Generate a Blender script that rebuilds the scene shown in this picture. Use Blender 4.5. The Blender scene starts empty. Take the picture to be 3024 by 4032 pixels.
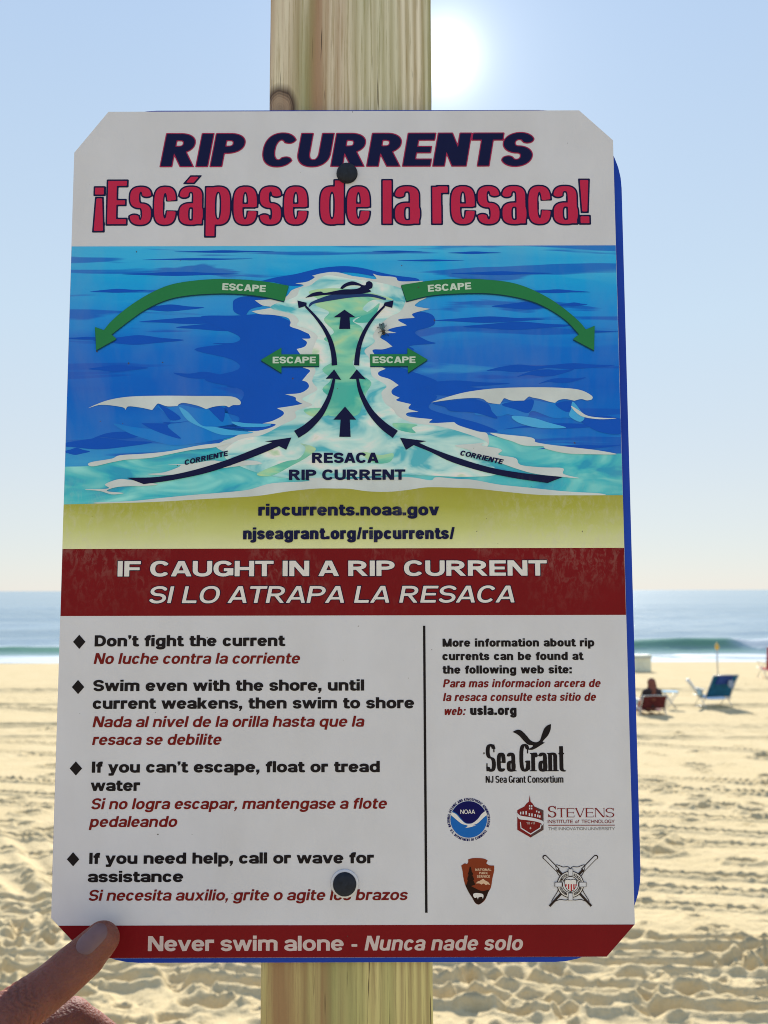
import bpy, bmesh, math, random
import numpy as np
from mathutils import Vector, Matrix, noise as mnoise
from mathutils.geometry import tessellate_polygon
R = math.radians
sc = bpy.context.scene
COL = sc.collection

# ------------------------------------------------------------------ camera, sky, sun, exposure
EYE = 1.72                      # camera height above the sand under it
F_PX = 3257.0                   # focal length in photograph pixels (3024 x 4032)
PITCH = R(5.4)
D = 0.45                        # distance to the sign
cam = bpy.data.cameras.new('camera')
cam_o = bpy.data.objects.new('camera', cam); COL.objects.link(cam_o)
cam_o.location = (0, 0, EYE); cam_o.rotation_euler = (R(90) + PITCH, R(0.12), 0)
cam.sensor_fit = 'VERTICAL'; cam.sensor_height = 36; cam.sensor_width = 27
cam.lens = 36 * F_PX / 4032
cam.clip_start = 0.02; cam.clip_end = 20000
cam.dof.use_dof = True; cam.dof.focus_distance = 0.46; cam.dof.aperture_fstop = cam.lens / 1.9
cam.dof.aperture_blades = 0
sc.camera = cam_o

SUN_EL, SUN_AZ = R(34.1), R(4.45)       # azimuth measured from +Y towards +X
sun_dir = Vector((math.sin(SUN_AZ) * math.cos(SUN_EL), math.cos(SUN_AZ) * math.cos(SUN_EL), math.sin(SUN_EL)))
w = bpy.data.worlds.new('World'); sc.world = w; w.use_nodes = True
nt = w.node_tree; nt.nodes.clear()
out = nt.nodes.new('ShaderNodeOutputWorld'); bg = nt.nodes.new('ShaderNodeBackground')
sky = nt.nodes.new('ShaderNodeTexSky'); sky.sky_type = 'NISHITA'; sky.sun_disc = False
sky.sun_elevation = SUN_EL; sky.sun_rotation = SUN_AZ
sky.air_density = 1.0; sky.dust_density = 0.04; sky.ozone_density = 0.7; sky.altitude = 0
bg.inputs['Strength'].default_value = 0.075
# the bright aureole of the sun itself
geo = nt.nodes.new('ShaderNodeTexCoord')
nrm = nt.nodes.new('ShaderNodeVectorMath'); nrm.operation = 'NORMALIZE'
dt = nt.nodes.new('ShaderNodeVectorMath'); dt.operation = 'DOT_PRODUCT'; dt.inputs[1].default_value = sun_dir
nt.links.new(geo.outputs['Generated'], nrm.inputs[0]); nt.links.new(nrm.outputs[0], dt.inputs[0])
def wmath(op, a, b=None, clamp=False):
    n = nt.nodes.new('ShaderNodeMath'); n.operation = op; n.use_clamp = clamp
    for i, v in enumerate((a, b)):
        if v is None: continue
        if isinstance(v, (int, float)): n.inputs[i].default_value = v
        else: nt.links.new(v, n.inputs[i])
    return n.outputs[0]
ang = wmath('ARCCOSINE', wmath('MINIMUM', dt.outputs['Value'], 0.9999999))
g1 = wmath('MULTIPLY', wmath('EXPONENT', wmath('MULTIPLY', wmath('DIVIDE', ang, R(0.95)), -1.0)), 20.0)
g2 = wmath('MULTIPLY', wmath('EXPONENT', wmath('MULTIPLY', wmath('DIVIDE', ang, R(5.0)), -1.0)), 1.7)
gl = wmath('ADD', g1, g2)
comb = nt.nodes.new('ShaderNodeVectorMath'); comb.operation = 'SCALE'; comb.inputs[0].default_value = (1.0, 0.98, 0.94)
nt.links.new(gl, comb.inputs['Scale'])
# thin summer haze: a pale veil over the clear sky, thickest at the horizon
sz = nt.nodes.new('ShaderNodeSeparateXYZ'); nt.links.new(nrm.outputs[0], sz.inputs[0])
hz = nt.nodes.new('ShaderNodeValToRGB'); nt.links.new(sz.outputs[2], hz.inputs[0])
K_ = 1 / (0.075 * 2.0)
while len(hz.color_ramp.elements) < 5: hz.color_ramp.elements.new(.5)
for e, (p, c) in zip(hz.color_ramp.elements, ((0.0, (.665, .69, .72)), (0.10, (.68, .72, .75)), (0.30, (.62, .75, .86)), (0.60, (.50, .66, .89)), (1.0, (.32, .48, .85)))):
    e.position = p; e.color = (*c, 1)
hv = nt.nodes.new('ShaderNodeVectorMath'); hv.operation = 'SCALE'; hv.inputs['Scale'].default_value = K_; nt.links.new(hz.outputs[0], hv.inputs[0])
mxs = nt.nodes.new('ShaderNodeMix'); mxs.data_type = 'RGBA'; mxs.inputs[0].default_value = 0.86
nt.links.new(sky.outputs[0], mxs.inputs[6]); nt.links.new(hv.outputs[0], mxs.inputs[7])
add = nt.nodes.new('ShaderNodeVectorMath'); add.operation = 'ADD'
nt.links.new(mxs.outputs[2], add.inputs[0]); nt.links.new(comb.outputs[0], add.inputs[1])
nt.links.new(add.outputs[0], bg.inputs['Color']); nt.links.new(bg.outputs[0], out.inputs['Surface'])

sl = bpy.data.lights.new('sun', 'SUN'); sl.energy = 3.45; sl.angle = R(0.53); sl.color = (1.0, 0.94, 0.84)
so = bpy.data.objects.new('sun', sl); COL.objects.link(so)
so.rotation_euler = (-sun_dir).to_track_quat('-Z', 'Y').to_euler(); so.location = (0, 0, 30)
vs = sc.view_settings
vs.view_transform = 'Standard'; vs.look = 'None'; vs.gamma = 1; vs.use_curve_mapping = False
vs.exposure = 1.0
sc.render.engine = 'CYCLES'; sc.cycles.filter_width = 1.0

# ------------------------------------------------------------------ pixel rays of the photograph
cp, sp = math.cos(PITCH), math.sin(PITCH)
def ray(u, v):
    x = (u - 1512) / F_PX; y = (2016 - v) / F_PX
    return Vector((x, cp - y * sp, sp + y * cp))
def at_depth(u, v, Y):
    r = ray(u, v); t = Y / r.y
    return Vector((r.x * t, Y, EYE + r.z * t))
SEA = -1.552                    # the beach falls 1.55 m to the water line, 38 m away
def beach(Y):
    return -1.748 * (1 - np.exp(-np.maximum(Y, 0) / 17.4)) - np.clip(Y - 37.9, 0, 30) * .06
def on_sand(u, v):
    r = ray(u, v); lo, hi = 1.0, 60.0
    for _ in range(50):
        m = (lo + hi) / 2
        if EYE + r.z / r.y * m > float(beach(m)): lo = m
        else: hi = m
    t = lo / r.y
    return Vector((r.x * t, lo, float(beach(lo))))
LEAN = R(0.5)                                     # the sign leans a little towards the camera at its top
up_s = Vector((0, -math.sin(LEAN), math.cos(LEAN))); n_s = Vector((0, -math.cos(LEAN), -math.sin(LEAN)))
def sg(u, v, off=0.0):                            # photograph pixel -> (x, s) in the plane of the sign
    r = ray(u, v); P0 = Vector((0, D, 0)) + n_s * off
    t = P0.dot(n_s) / r.dot(n_s); p = r * t - P0
    return (p.x, p.dot(up_s))

# ------------------------------------------------------------------ scene helpers
def link(o, parent=None):
    COL.objects.link(o)
    if parent is not None: o.parent = parent
    return o
def tag(o, label=None, cat=None, group=None, kind=None):
    for k, v in (('label', label), ('category', cat), ('group', group), ('kind', kind)):
        if v: o[k] = v
    return o
def empty(name, loc, rot=(0, 0, 0), label=None, cat=None, group=None):
    o = bpy.data.objects.new(name, None); o.empty_display_size = 0.1
    o.location = loc; o.rotation_euler = rot
    link(o); return tag(o, label, cat, group)
def mesh_obj(name, verts, faces, mat=None, parent=None, smooth=False):
    me = bpy.data.meshes.new(name); me.from_pydata([tuple(v) for v in verts], [], faces); me.update()
    if mat: me.materials.append(mat)
    if smooth: me.polygons.foreach_set('use_smooth', [True] * len(me.polygons))
    return link(bpy.data.objects.new(name, me), parent)
def bm_obj(name, bm, mat=None, parent=None, smooth=False):
    me = bpy.data.meshes.new(name); bm.to_mesh(me); bm.free()
    if mat: me.materials.append(mat)
    if smooth: me.polygons.foreach_set('use_smooth', [True] * len(me.polygons))
    return link(bpy.data.objects.new(name, me), parent)
def grid_mesh(name, P, mat):                      # P: rows x cols x 3
    r, c = P.shape[:2]
    me = bpy.data.meshes.new(name)
    me.vertices.add(r * c); me.vertices.foreach_set('co', P.reshape(-1).astype(np.float32))
    i = np.arange((r - 1) * (c - 1)); a = (i // (c - 1)) * c + i % (c - 1)
    q = np.stack([a, a + 1, a + c + 1, a + c], 1).reshape(-1)
    n = (r - 1) * (c - 1)
    me.loops.add(n * 4); me.loops.foreach_set('vertex_index', q.astype(np.int32))
    me.polygons.add(n); me.polygons.foreach_set('loop_start', (np.arange(n) * 4).astype(np.int32))
    me.polygons.foreach_set('use_smooth', np.ones(n, bool))
    me.materials.append(mat); me.update(); me.validate()
    return link(bpy.data.objects.new(name, me))

class NT:
    """tiny node helper"""
    def __init__(s, name):
        s.m = bpy.data.materials.new(name); s.m.use_nodes = True
        s.t = s.m.node_tree; s.b = s.t.nodes['Principled BSDF']
    def n(s, typ, **kw):
        x = s.t.nodes.new('ShaderNode' + typ)
        for k, v in kw.items(): setattr(x, k, v)
        return x
    def set(s, node, **kw):
        for k, v in kw.items():
            k = k.replace('_', ' ')
            if hasattr(v, 'links'): s.t.links.new(v, node.inputs[k])
            else: node.inputs[k].default_value = v
        return node
    def L(s, a, b): s.t.links.new(a, b)
    def coords(s, scale=(1, 1, 1), rot=(0, 0, 0), loc=(0, 0, 0), kind='Object'):
        tc = s.n('TexCoord'); mp = s.n('Mapping')
        mp.inputs['Scale'].default_value = scale; mp.inputs['Rotation'].default_value = rot; mp.inputs['Location'].default_value = loc
        s.L(tc.outputs[kind], mp.inputs[0]); return mp.outputs[0]
    def noise(s, vec, scale, detail=3, rough=0.55, dist=0):
        x = s.n('TexNoise'); s.L(vec, x.inputs['Vector'])
        s.set(x, Scale=scale, Detail=detail, Roughness=rough, Distortion=dist); return x.outputs['Fac']
    def ramp(s, fac, stops, interp='LINEAR'):
        x = s.n('ValToRGB'); s.L(fac, x.inputs[0]); cr = x.color_ramp; cr.interpolation = interp
        while len(cr.elements) < len(stops): cr.elements.new(0.5)
        for e, (p, c) in zip(cr.elements, stops):
            e.position = p; e.color = (*c, 1) if len(c) == 3 else c
        return x.outputs[0]
    def mix(s, fac, a, b, blend='MIX'):
        x = s.n('Mix', data_type='RGBA', blend_type=blend)
        for i, v in ((0, fac), (6, a), (7, b)):
            if hasattr(v, 'links'): s.L(v, x.inputs[i])
            else: x.inputs[i].default_value = v if i == 0 else ((*v, 1) if len(v) == 3 else v)
        return x.outputs[2]
    def math(s, op, a, b=0.0, clamp=False):
        x = s.n('Math', operation=op); x.use_clamp = clamp
        for i, v in ((0, a), (1, b)):
            if hasattr(v, 'links'): s.L(v, x.inputs[i])
            else: x.inputs[i].default_value = v
        return x.outputs[0]
    def bump(s, h, strength, dist):
        x = s.n('Bump'); s.L(h, x.inputs['Height']); s.set(x, Strength=strength, Distance=dist)
        s.L(x.outputs[0], s.b.inputs['Normal']); return x
    def base(s, c, rough=0.5, spec=0.5, metal=0):
        if hasattr(c, 'links'): s.L(c, s.b.inputs['Base Color'])
        else: s.b.inputs['Base Color'].default_value = (*c, 1)
        s.set(s.b, Roughness=rough, Metallic=metal); s.b.inputs['Specular IOR Level'].default_value = spec
        return s.m
def pc(r, g, b, k=1.4): return tuple(min(.85, c * k) for c in srgb(r, g, b))
def srgb(r, g, b):
    f = lambda v: (v / 255 / 12.92) if v / 255 <= 0.04045 else ((v / 255 + 0.055) / 1.055) ** 2.4
    return (f(r), f(g), f(b))
def plain(name, c, rough=0.5, spec=0.5, metal=0, var=0.12, scale=8.0):
    m = NT(name); v = m.coords()
    f = m.noise(v, scale, 4)
    c2 = tuple(x * (1 - var) for x in c); c1 = tuple(min(1, x * (1 + var)) for x in c)
    return m.base(m.ramp(f, [(0.3, c2), (0.7, c1)]), rough, spec, metal)

# ------------------------------------------------------------------ numpy noise for the terrain
_rng = np.random.RandomState(7)
_tab = _rng.rand(256, 256)
def vnoise(x, y, seed=0):
    xi = np.floor(x).astype(int); yi = np.floor(y).astype(int); fx = x - xi; fy = y - yi
    fx = fx * fx * (3 - 2 * fx); fy = fy * fy * (3 - 2 * fy)
    xi = xi + seed * 37; yi = yi + seed * 91
    g = lambda a, b: _tab[a & 255, b & 255]
    return (g(xi, yi) * (1 - fx) + g(xi + 1, yi) * fx) * (1 - fy) + (g(xi, yi + 1) * (1 - fx) + g(xi + 1, yi + 1) * fx) * fy - 0.5

# ================================================================== SETTING
# ---- sand
ms = NT('sand'); cw = ms.coords()
c_a = ms.noise(cw, 1.3, 5); c_b = ms.noise(cw, 260, 2, 0.7); c_c = ms.noise(cw, 22, 4, 0.6)
col = ms.ramp(c_a, [(0.3, (0.54, 0.435, 0.245)), (0.7, (0.61, 0.50, 0.30))])
col = ms.mix(0.3, col, ms.ramp(c_b, [(0.3, (0.32, 0.22, 0.09)), (0.62, (0.74, 0.61, 0.38))]))
col = ms.mix(ms.math('MULTIPLY', ms.ramp(c_c, [(0.5, (0, 0, 0)), (0.72, (1, 1, 1))]), 0.3), col, (0.33, 0.25, 0.13))
hgt = ms.math('ADD', ms.math('MULTIPLY', c_c, 1.0), ms.math('MULTIPLY', c_b, 0.12))
ms.bump(hgt, 0.7, 0.02)
M_SAND = ms.base(col, 0.95, 0.12)

def tracks_height(x, y):
    h = np.zeros_like(x)
    # vehicle tracks running along the beach: (distance, angle, width, depth, lug spacing)
    TR = []
    for (v, wd, dp, lug) in ((2960, .10, .035, .4), (3088, .055, .034, .26), (3128, .06, .040, .22), (3238, .05, .030, .2), (3285, .06, .028, .16), (3330, .05, .022, .2), (3455, .05, .034, .22), (3520, .04, .026, .25),
                             (3585, .04, .020, .2), (3715, .06, .034, .12), (3765, .045, .034, .2), (3830, .06, .040, .22), (3925, .05, .03, .2), (4010, .06, .035, .25)):
        p, q = on_sand(2500, v), on_sand(3024, v + 42); a_ = (q.y - p.y) / (q.x - p.x); TR.append((p.y - a_ * p.x, a_ * .7, wd, dp, lug))
    for (v, wd, dp, lug) in ((2720, .3, .03, .6), (2780, .2, .03, .5), (2860, .15, .03, .5), (2905, .12, .03, .4)): TR.append((on_sand(2700, v).y, -.02, wd, dp, lug))
    for (y0, a, wd, dp, lug) in TR:
        d = y - (y0 + a * x + 0.16 * vnoise(x * .5, x * 0 + y0 * 3, 3) + .03 * vnoise(x * 5, x * 0 + y0, 4))
        g = np.exp(-(d / wd) ** 4)
        rim = np.exp(-((np.abs(d) - wd * 1.35) / (wd * .45)) ** 2)
        lugs = 0.6 + 0.4 * np.sin(2 * np.pi * (x + d * 0.8) / lug)
        fade = np.clip(0.9 + .9 * vnoise(x * .8, x * 0 + y0, 5), 0.5, 1.25)
        dp = dp * 1.7
        h += fade * (-dp * g * lugs + dp * 0.8 * rim)
    return h
_pr = random.Random(11)
prints = []
for i in range(1700):
    yy = 3.0 + 27 * _pr.random() ** 1.5; xx = (_pr.random() * 2 - 1) * (0.62 * yy + 1.0)
    r = _pr.uniform(0.022, 0.045) if _pr.random() < .72 else _pr.uniform(0.05, 0.11)
    prints.append((xx, yy, r, r * _pr.uniform(.35, .6), _pr.gauss(0, .5), _pr.uniform(.38, .68) * r))
for (u, v, r) in ((2840, 3180, .17), (2680, 3330, .13), (2610, 3965, .10), (2540, 3545, .06), (2680, 3568, .06), (2740, 3616, .06), (2965, 3720, .07),
                  (2490, 3850, .10), (2710, 3915, .10), (95, 3245, .10), (85, 3690, .13), (440, 3870, .07), (2920, 3400, .13), (2100, 3930, .10), (1890, 3890, .1),
                  (2830, 3655, .07), (150, 3110, .06), (60, 3640, .1), (2200, 3850, .09), (2040, 3990, .11), (800, 3960, .12), (690, 3850, .1)):
    p = on_sand(u, v); prints.append((p.x, p.y, r, r * .6, _pr.uniform(-.3, .3), r * .48))

for i in range(210):                                  # trampled sand around the post
    yy = _pr.triangular(3.2, 6.6, 3.6); xx = (_pr.random() * 2 - 1) * (0.6 * yy + .6); r = _pr.choice((.025, .035, .05, .07, .09))
    prints.append((xx, yy, r, r * _pr.uniform(.45, .75), _pr.gauss(0, .7), _pr.uniform(.4, .8) * r))
for i in range(160):
    yy = _pr.uniform(5.2, 14); xx = (_pr.random() * 2 - 1) * (0.6 * yy + .6); r = _pr.uniform(.03, .055) * (1 + yy / 14)
    prints.append((xx, yy, r * 1.5, r, _pr.gauss(0, .3), .9 * r))
def build_sand():
    ny, nx = 1000, 720
    s = np.linspace(0, 1, ny); ys = 2.0 + 38.5 * (0.22 * s + 0.78 * s ** 2.3)
    t = np.linspace(-1, 1, nx)
    Y = np.repeat(ys[:, None], nx, 1); X = t[None, :] * (0.60 * Y + 0.9)
    h = 0.045 * vnoise(X * .6, Y * .8, 1) + 0.022 * vnoise(X * 1.6, Y * 2.8, 2) + 0.020 * vnoise(X * 3.6, Y * 7, 4) \
        + 0.016 * vnoise(X * 8, Y * 15, 6) + 0.010 * vnoise(X * 19, Y * 30, 8)
    h += 0.02 * np.abs(vnoise(X * 2.4 + 9, Y * 4.7, 9)) - 0.022 * np.abs(vnoise(X * 7, Y * 12, 12))
    rough = np.clip(0.0 + 1.1 * (vnoise(X * .35, Y * .6, 21) + .5), .12, 1.1)
    near = 1 / (1 + np.exp((Y - 4.55 - 1.6 * vnoise(X * .7, Y * .2, 61)) / .28)); far_ = 1 / (1 + np.exp(-(Y - 13.5) / .8))
    h = h * np.clip(rough * .55 + near * .75 + far_ * .35, 0, 1.6)
    h += tracks_height(X, Y)
    # the broad diagonal ruts left of the sign
    for (pa, pb, wd, dp) in ((on_sand(70, 3280), on_sand(420, 3800), .09, .05), (on_sand(200, 3300), on_sand(640, 3800), .10, .05), (on_sand(-40, 3420), on_sand(120, 3560), .08, .03),
                             (on_sand(1720, 3840), on_sand(2200, 4010), .05, .03)):
        dx, dy = pb.x - pa.x, pb.y - pa.y; L = math.hypot(dx, dy)
        tt = ((X - pa.x) * dx + (Y - pa.y) * dy) / L / L; dd = ((X - pa.x) * dy - (Y - pa.y) * dx) / L + .06 * np.sin(tt * 3)
        m = np.clip(1 - np.abs(tt - .5) * 1.4, 0, 1) ** .5
        h += m * (-dp * np.exp(-(dd / wd) ** 2) + dp * .6 * np.exp(-((np.abs(dd) - wd * 1.9) / (wd * .6)) ** 2))
    for (px, py, a, b, th, dp) in prints:
        j0, j1 = np.searchsorted(ys, (py - 2.6 * a, py + 2.6 * a))
        if j1 <= j0: continue
        W = 0.60 * py + 0.9; i0 = int(((px - 3 * a) / W * .97 + 1) / 2 * nx) - 3; i1 = int(((px + 3 * a) / W * 1.03 + 1) / 2 * nx) + 4
        i0 = max(0, i0 - int(abs(px) / W * 8)); i1 = min(nx, i1 + int(abs(px) / W * 8))
        if i1 <= i0: continue
        xs = X[j0:j1, i0:i1] - px; yy = Y[j0:j1, i0:i1] - py
        c, s_ = math.cos(th), math.sin(th)
        q = np.sqrt(((xs * c + yy * s_) / a) ** 2 + ((-xs * s_ + yy * c) / b) ** 2)
        q = q * (1 + .5 * vnoise(xs * 14 + px * 9, yy * 14 + py * 9, 14))
        h[j0:j1, i0:i1] += -dp * np.exp(-(q / .85) ** 4) + dp * .45 * np.exp(-((q - 1.35) / .35) ** 2)
    edge = np.clip(((1 - np.abs(t)) * 12), 0, 1)[None, :] * np.clip((ys - 2.0) / .5, 0, 1)[:, None] * (0.08 + .92 * np.clip((36.5 - ys) / 10, 0, 1))[:, None]
    Z = beach(Y) + h * edge + 0.004
    # scalloped low edge at the water line
    o = grid_mesh('sand', np.stack([X, Y, Z], -1), M_SAND)
    tag(o, kind='structure')
    # the rest of the beach: one coarse sheet going well past the frame on all sides, dipping under the detailed part
    xs = np.concatenate([np.linspace(-900, -40, 40), np.linspace(-39, 39, 157), np.linspace(40, 900, 40)])
    yb = np.concatenate([np.linspace(-400, -10, 60), np.linspace(-9, 44, 160)])
    XX, YY = np.meshgrid(xs, yb)
    ZZ = beach(YY) + np.clip(-YY - 12, 0, 40) * 0.10
    inside = np.clip(((0.60 * YY + 0.9) - np.abs(XX)) / 0.9, 0, 1) * np.clip((YY - 2.0) / .8, 0, 1) * np.clip((40.3 - YY) / .8, 0, 1)
    ZZ += 0.10 * vnoise(XX * .7, YY * .7, 31) * (1 - inside) * np.clip(1 - inside * 5, 0, 1) - inside * 0.35
    o = grid_mesh('sand_plain', np.stack([XX, YY, ZZ], -1), M_SAND); tag(o, kind='structure')
build_sand()

# ---- sea
mw = NT('sea_water'); cw = mw.coords()
at = mw.n('Attribute', attribute_name='foam').outputs['Fac']
gr = mw.n('Attribute', attribute_name='green').outputs['Fac']
st = mw.coords(scale=(.25, 1, 1))
n1 = mw.noise(st, 0.8, 6, .66); n2 = mw.noise(mw.coords(scale=(.12, 1, 1)), 0.09, 4, .6); n3 = mw.noise(st, 5.0, 3, .6)
wc = mw.ramp(n2, [(0.3, (0.17, 0.255, 0.30)), (0.7, (0.28, 0.37, 0.415))])
wc = mw.mix(gr, wc, (0.055, 0.22, 0.075))
ff = mw.math('SUBTRACT', mw.math('ADD', at, mw.math('MULTIPLY', n1, 0.9)), 0.72)
ff = mw.math('MULTIPLY', ff, 3.2, clamp=True)
wc2 = mw.mix(ff, wc, (0.55, 0.60, 0.63))
rg = mw.math('ADD', 0.16, mw.math('MULTIPLY', ff, 0.7))
_bp = mw.bump(mw.math('ADD', n1, mw.math('MULTIPLY', n3, .35)), 0.8, 0.22)
mw.t.nodes.remove(mw.b); mw.b = None
bmp = [n for n in mw.t.nodes if n.type == 'BUMP'][0]
df = mw.n('BsdfDiffuse'); gs = mw.n('BsdfGlossy'); mxw = mw.n('MixShader'); ow = [n for n in mw.t.nodes if n.type == 'OUTPUT_MATERIAL'][0]
mw.L(wc2, df.inputs['Color']); mw.L(rg, gs.inputs['Roughness']); gs.inputs['Color'].default_value = (.95, .97, 1, 1)
mw.L(bmp.outputs[0], df.inputs['Normal']); mw.L(bmp.outputs[0], gs.inputs['Normal'])
mw.L(mw.math('SUBTRACT', 0.42, mw.math('ADD', mw.math('MULTIPLY', ff, 0.38), mw.math('MULTIPLY', gr, .36)), clamp=True), mxw.inputs[0])
mw.L(df.outputs[0], mxw.inputs[1]); mw.L(gs.outputs[0], mxw.inputs[2]); mw.L(mxw.outputs[0], ow.inputs['Surface']); M_SEA = mw.m
def wave_crest(x):      # where the breaking wave stands and how high it is
    yc = 45.5 + 0.7 * np.sin(x * .12 + 1) + .5 * vnoise(x * .15, x * 0, 41)
    hh = 0.50 * (0.85 + .8 * vnoise(x * .22, x * 0 + 3, 42) + .25 * vnoise(x * .9, x * 0 + 5, 53)) * (.75 + .25 * np.tanh((x + 3) / 4))
    return yc, hh
def build_sea():
    nx, ny = 420, 520
    s = np.linspace(0, 1, ny); ys = 35.0 + 165 * s ** 1.9
    t = np.linspace(-1, 1, nx); Y = np.repeat(ys[:, None], nx, 1); X = t[None, :] * (0.62 * Y + 6)
    yc, hh = wave_crest(X)
    d = Y - yc
    ridge = np.where(d < 0, np.exp(-(d / .75) ** 2), np.exp(-(d / 2.4) ** 2))
    Z = hh * ridge
    for (y0, a, wd) in ((54, .22, 2.2), (64, .25, 3), (78, .3, 3.5), (95, .3, 4), (118, .3, 5), (150, .35, 6)):
        Z += a * np.exp(-((Y - y0 - 2.5 * vnoise(X * .05, X * 0 + y0, 44)) / wd) ** 2) * np.clip(.6 + 1.5 * vnoise(X * .08, X * 0 + y0, 45), 0, 1.3)
    Z += .10 * vnoise(X * .5, Y * 1.1, 46) * np.clip((Y - 39) / 8, 0, 1) + .07 * vnoise(X * .17, Y * .6, 47) * np.clip((Y - 42) / 10, 0, 1)
    Z *= np.clip((200 - Y) / 30, 0, 1) * np.clip((Y - 37.0) / 3, 0, 1)
    foam = np.zeros_like(Y)
    foam += .95 * np.exp(-((Y - 38.6 - .5 * vnoise(X * .4, X * 0, 48)) / 1.1) ** 2)           # swash at the sand
    foam += .50 * np.exp(-((Y - 41.2) / 1.2) ** 2)
    foam += .18 * np.exp(-((Y - 43.0) / 1.0) ** 2)
    back = np.exp(-((d - 2.6) / 2.0) ** 2)
    foam += .62 * back
    brk = np.clip((X - 18.6 - .6 * vnoise(X, Y * 2, 51)) / 1.0, 0, 1)                                                     # the end that has begun to break
    foam += brk * 1.2 * np.exp(-((d - .2) / 1.0) ** 2)
    foam += .28 * vnoise(X * .3, Y * .5, 50)
    green = np.exp(-((d + .45) / .62) ** 2) * (1 - .9 * brk) * (.8 + .2 * np.tanh((X + 3) / 4)) * np.clip(.85 + .7 * vnoise(X * .35, X * 0 + 9, 52), .3, 1.1)
    green += .25 * np.exp(-((d + 1.6) / 1.0) ** 2)
    foam += .35 * np.clip(vnoise(X * .25, Y * 1.6, 54), 0, 1) * np.clip((60 - Y) / 15, 0, 1) - .35 * np.clip(vnoise(X * .3, Y * 1.3, 55) * 2, 0, 1) * np.clip((45 - Y) / 3, 0, 1)
    foam -= green * .75
    o = grid_mesh('sea', np.stack([X, Y, Z + SEA], -1), M_SEA)
    for nm, arr in (('foam', foam), ('green', green)):
        a = o.data.attributes.new(nm, 'FLOAT', 'POINT'); a.data.foreach_set('value', arr.reshape(-1).astype(np.float32))
    tag(o, kind='structure')
    o = mesh_obj('open_sea', [(-9000, 36.2, SEA - .25), (9000, 36.2, SEA - .25), (9000, 9000, SEA - .25), (-9000, 9000, SEA - .25)], [(0, 1, 2, 3)], M_SEA)
    o.location.z = 0; tag(o, kind='structure')
build_sea()

# ================================================================== SIGN POST
mp_ = NT('post_wood'); cv = mp_.coords(scale=(1, 1, .035)); cv2 = mp_.coords(scale=(1, 1, .012), loc=(.3, 0, 0))
tc = mp_.n('TexCoord'); sx = mp_.n('SeparateXYZ'); mp_.L(tc.outputs['Object'], sx.inputs[0])
wob = mp_.math('MULTIPLY', mp_.math('SUBTRACT', mp_.noise(mp_.coords(scale=(1, 1, .15)), 9, 3), .5), .012)
# growth rings: lines that get tighter to the right
xr = mp_.math('ADD', sx.outputs[0], wob)
rings = mp_.math('SINE', mp_.math('MULTIPLY', mp_.math('POWER', mp_.math('MAXIMUM', mp_.math('ADD', xr, .055), 0.0), 1.35), 2600))
rings = mp_.math('MULTIPLY', mp_.math('ADD', rings, 1), .5)
fib = mp_.noise(mp_.coords(scale=(1, 1, .022)), 620, 5, .7); fib2 = mp_.noise(cv2, 90, 4, .6)
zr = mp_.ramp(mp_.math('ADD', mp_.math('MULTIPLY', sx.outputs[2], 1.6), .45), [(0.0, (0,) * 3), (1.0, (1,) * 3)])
wd = mp_.mix(zr, mp_.ramp(fib2, [(0.25, (0.50, 0.46, 0.15)), (0.75, (0.66, 0.57, 0.23))]), mp_.ramp(fib2, [(0.25, (0.72, 0.66, 0.53)), (0.75, (0.84, 0.78, 0.66))]))  # paler upper end: veil of sun flare painted into the wood colour
wd = mp_.mix(mp_.math('MULTIPLY', rings, mp_.math('MULTIPLY', mp_.ramp(xr, [(0.0, (.5,) * 3), (0.03, (1,) * 3)]), .85)), wd, (0.33, 0.25, 0.12))
wd = mp_.mix(mp_.ramp(fib, [(0.50, (0,) * 3), (0.60, (.62,) * 3)]), wd, (0.30, 0.23, 0.11))
# the dark heartwood streaks on the left
stk = mp_.noise(mp_.coords(scale=(1, 1, .03), loc=(0, 0, .4)), 55, 3, .6)
lefty = mp_.ramp(sx.outputs[0], [(0.0, (0,) * 3), (1.0, (1,) * 3)])
lm = mp_.n('MapRange'); mp_.set(lm, Value=xr); lm.inputs['From Min'].default_value = -.012; lm.inputs['From Max'].default_value = -.03
wd = mp_.mix(mp_.math('MULTIPLY', mp_.math('MULTIPLY', lm.outputs[0], mp_.ramp(stk, [(0.40, (0,) * 3), (0.56, (1,) * 3)])), .85, clamp=True), wd, (0.30, 0.165, 0.085))
grn = mp_.noise(mp_.coords(scale=(1, 1, .05), loc=(2, 0, 0)), 40, 2)
wd = mp_.mix(mp_.ramp(grn, [(0.50, (0,) * 3), (0.70, (.55,) * 3)]), wd, (0.24, 0.30, 0.12))
# fine black drying cracks
crk = mp_.noise(mp_.coords(scale=(1, 1, .035), loc=(5, 0, 0)), 520, 2, .5)
wd = mp_.mix(mp_.ramp(crk, [(0.665, (0,) * 3), (0.70, (.9,) * 3)]), wd, (0.05, 0.035, 0.02))
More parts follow.
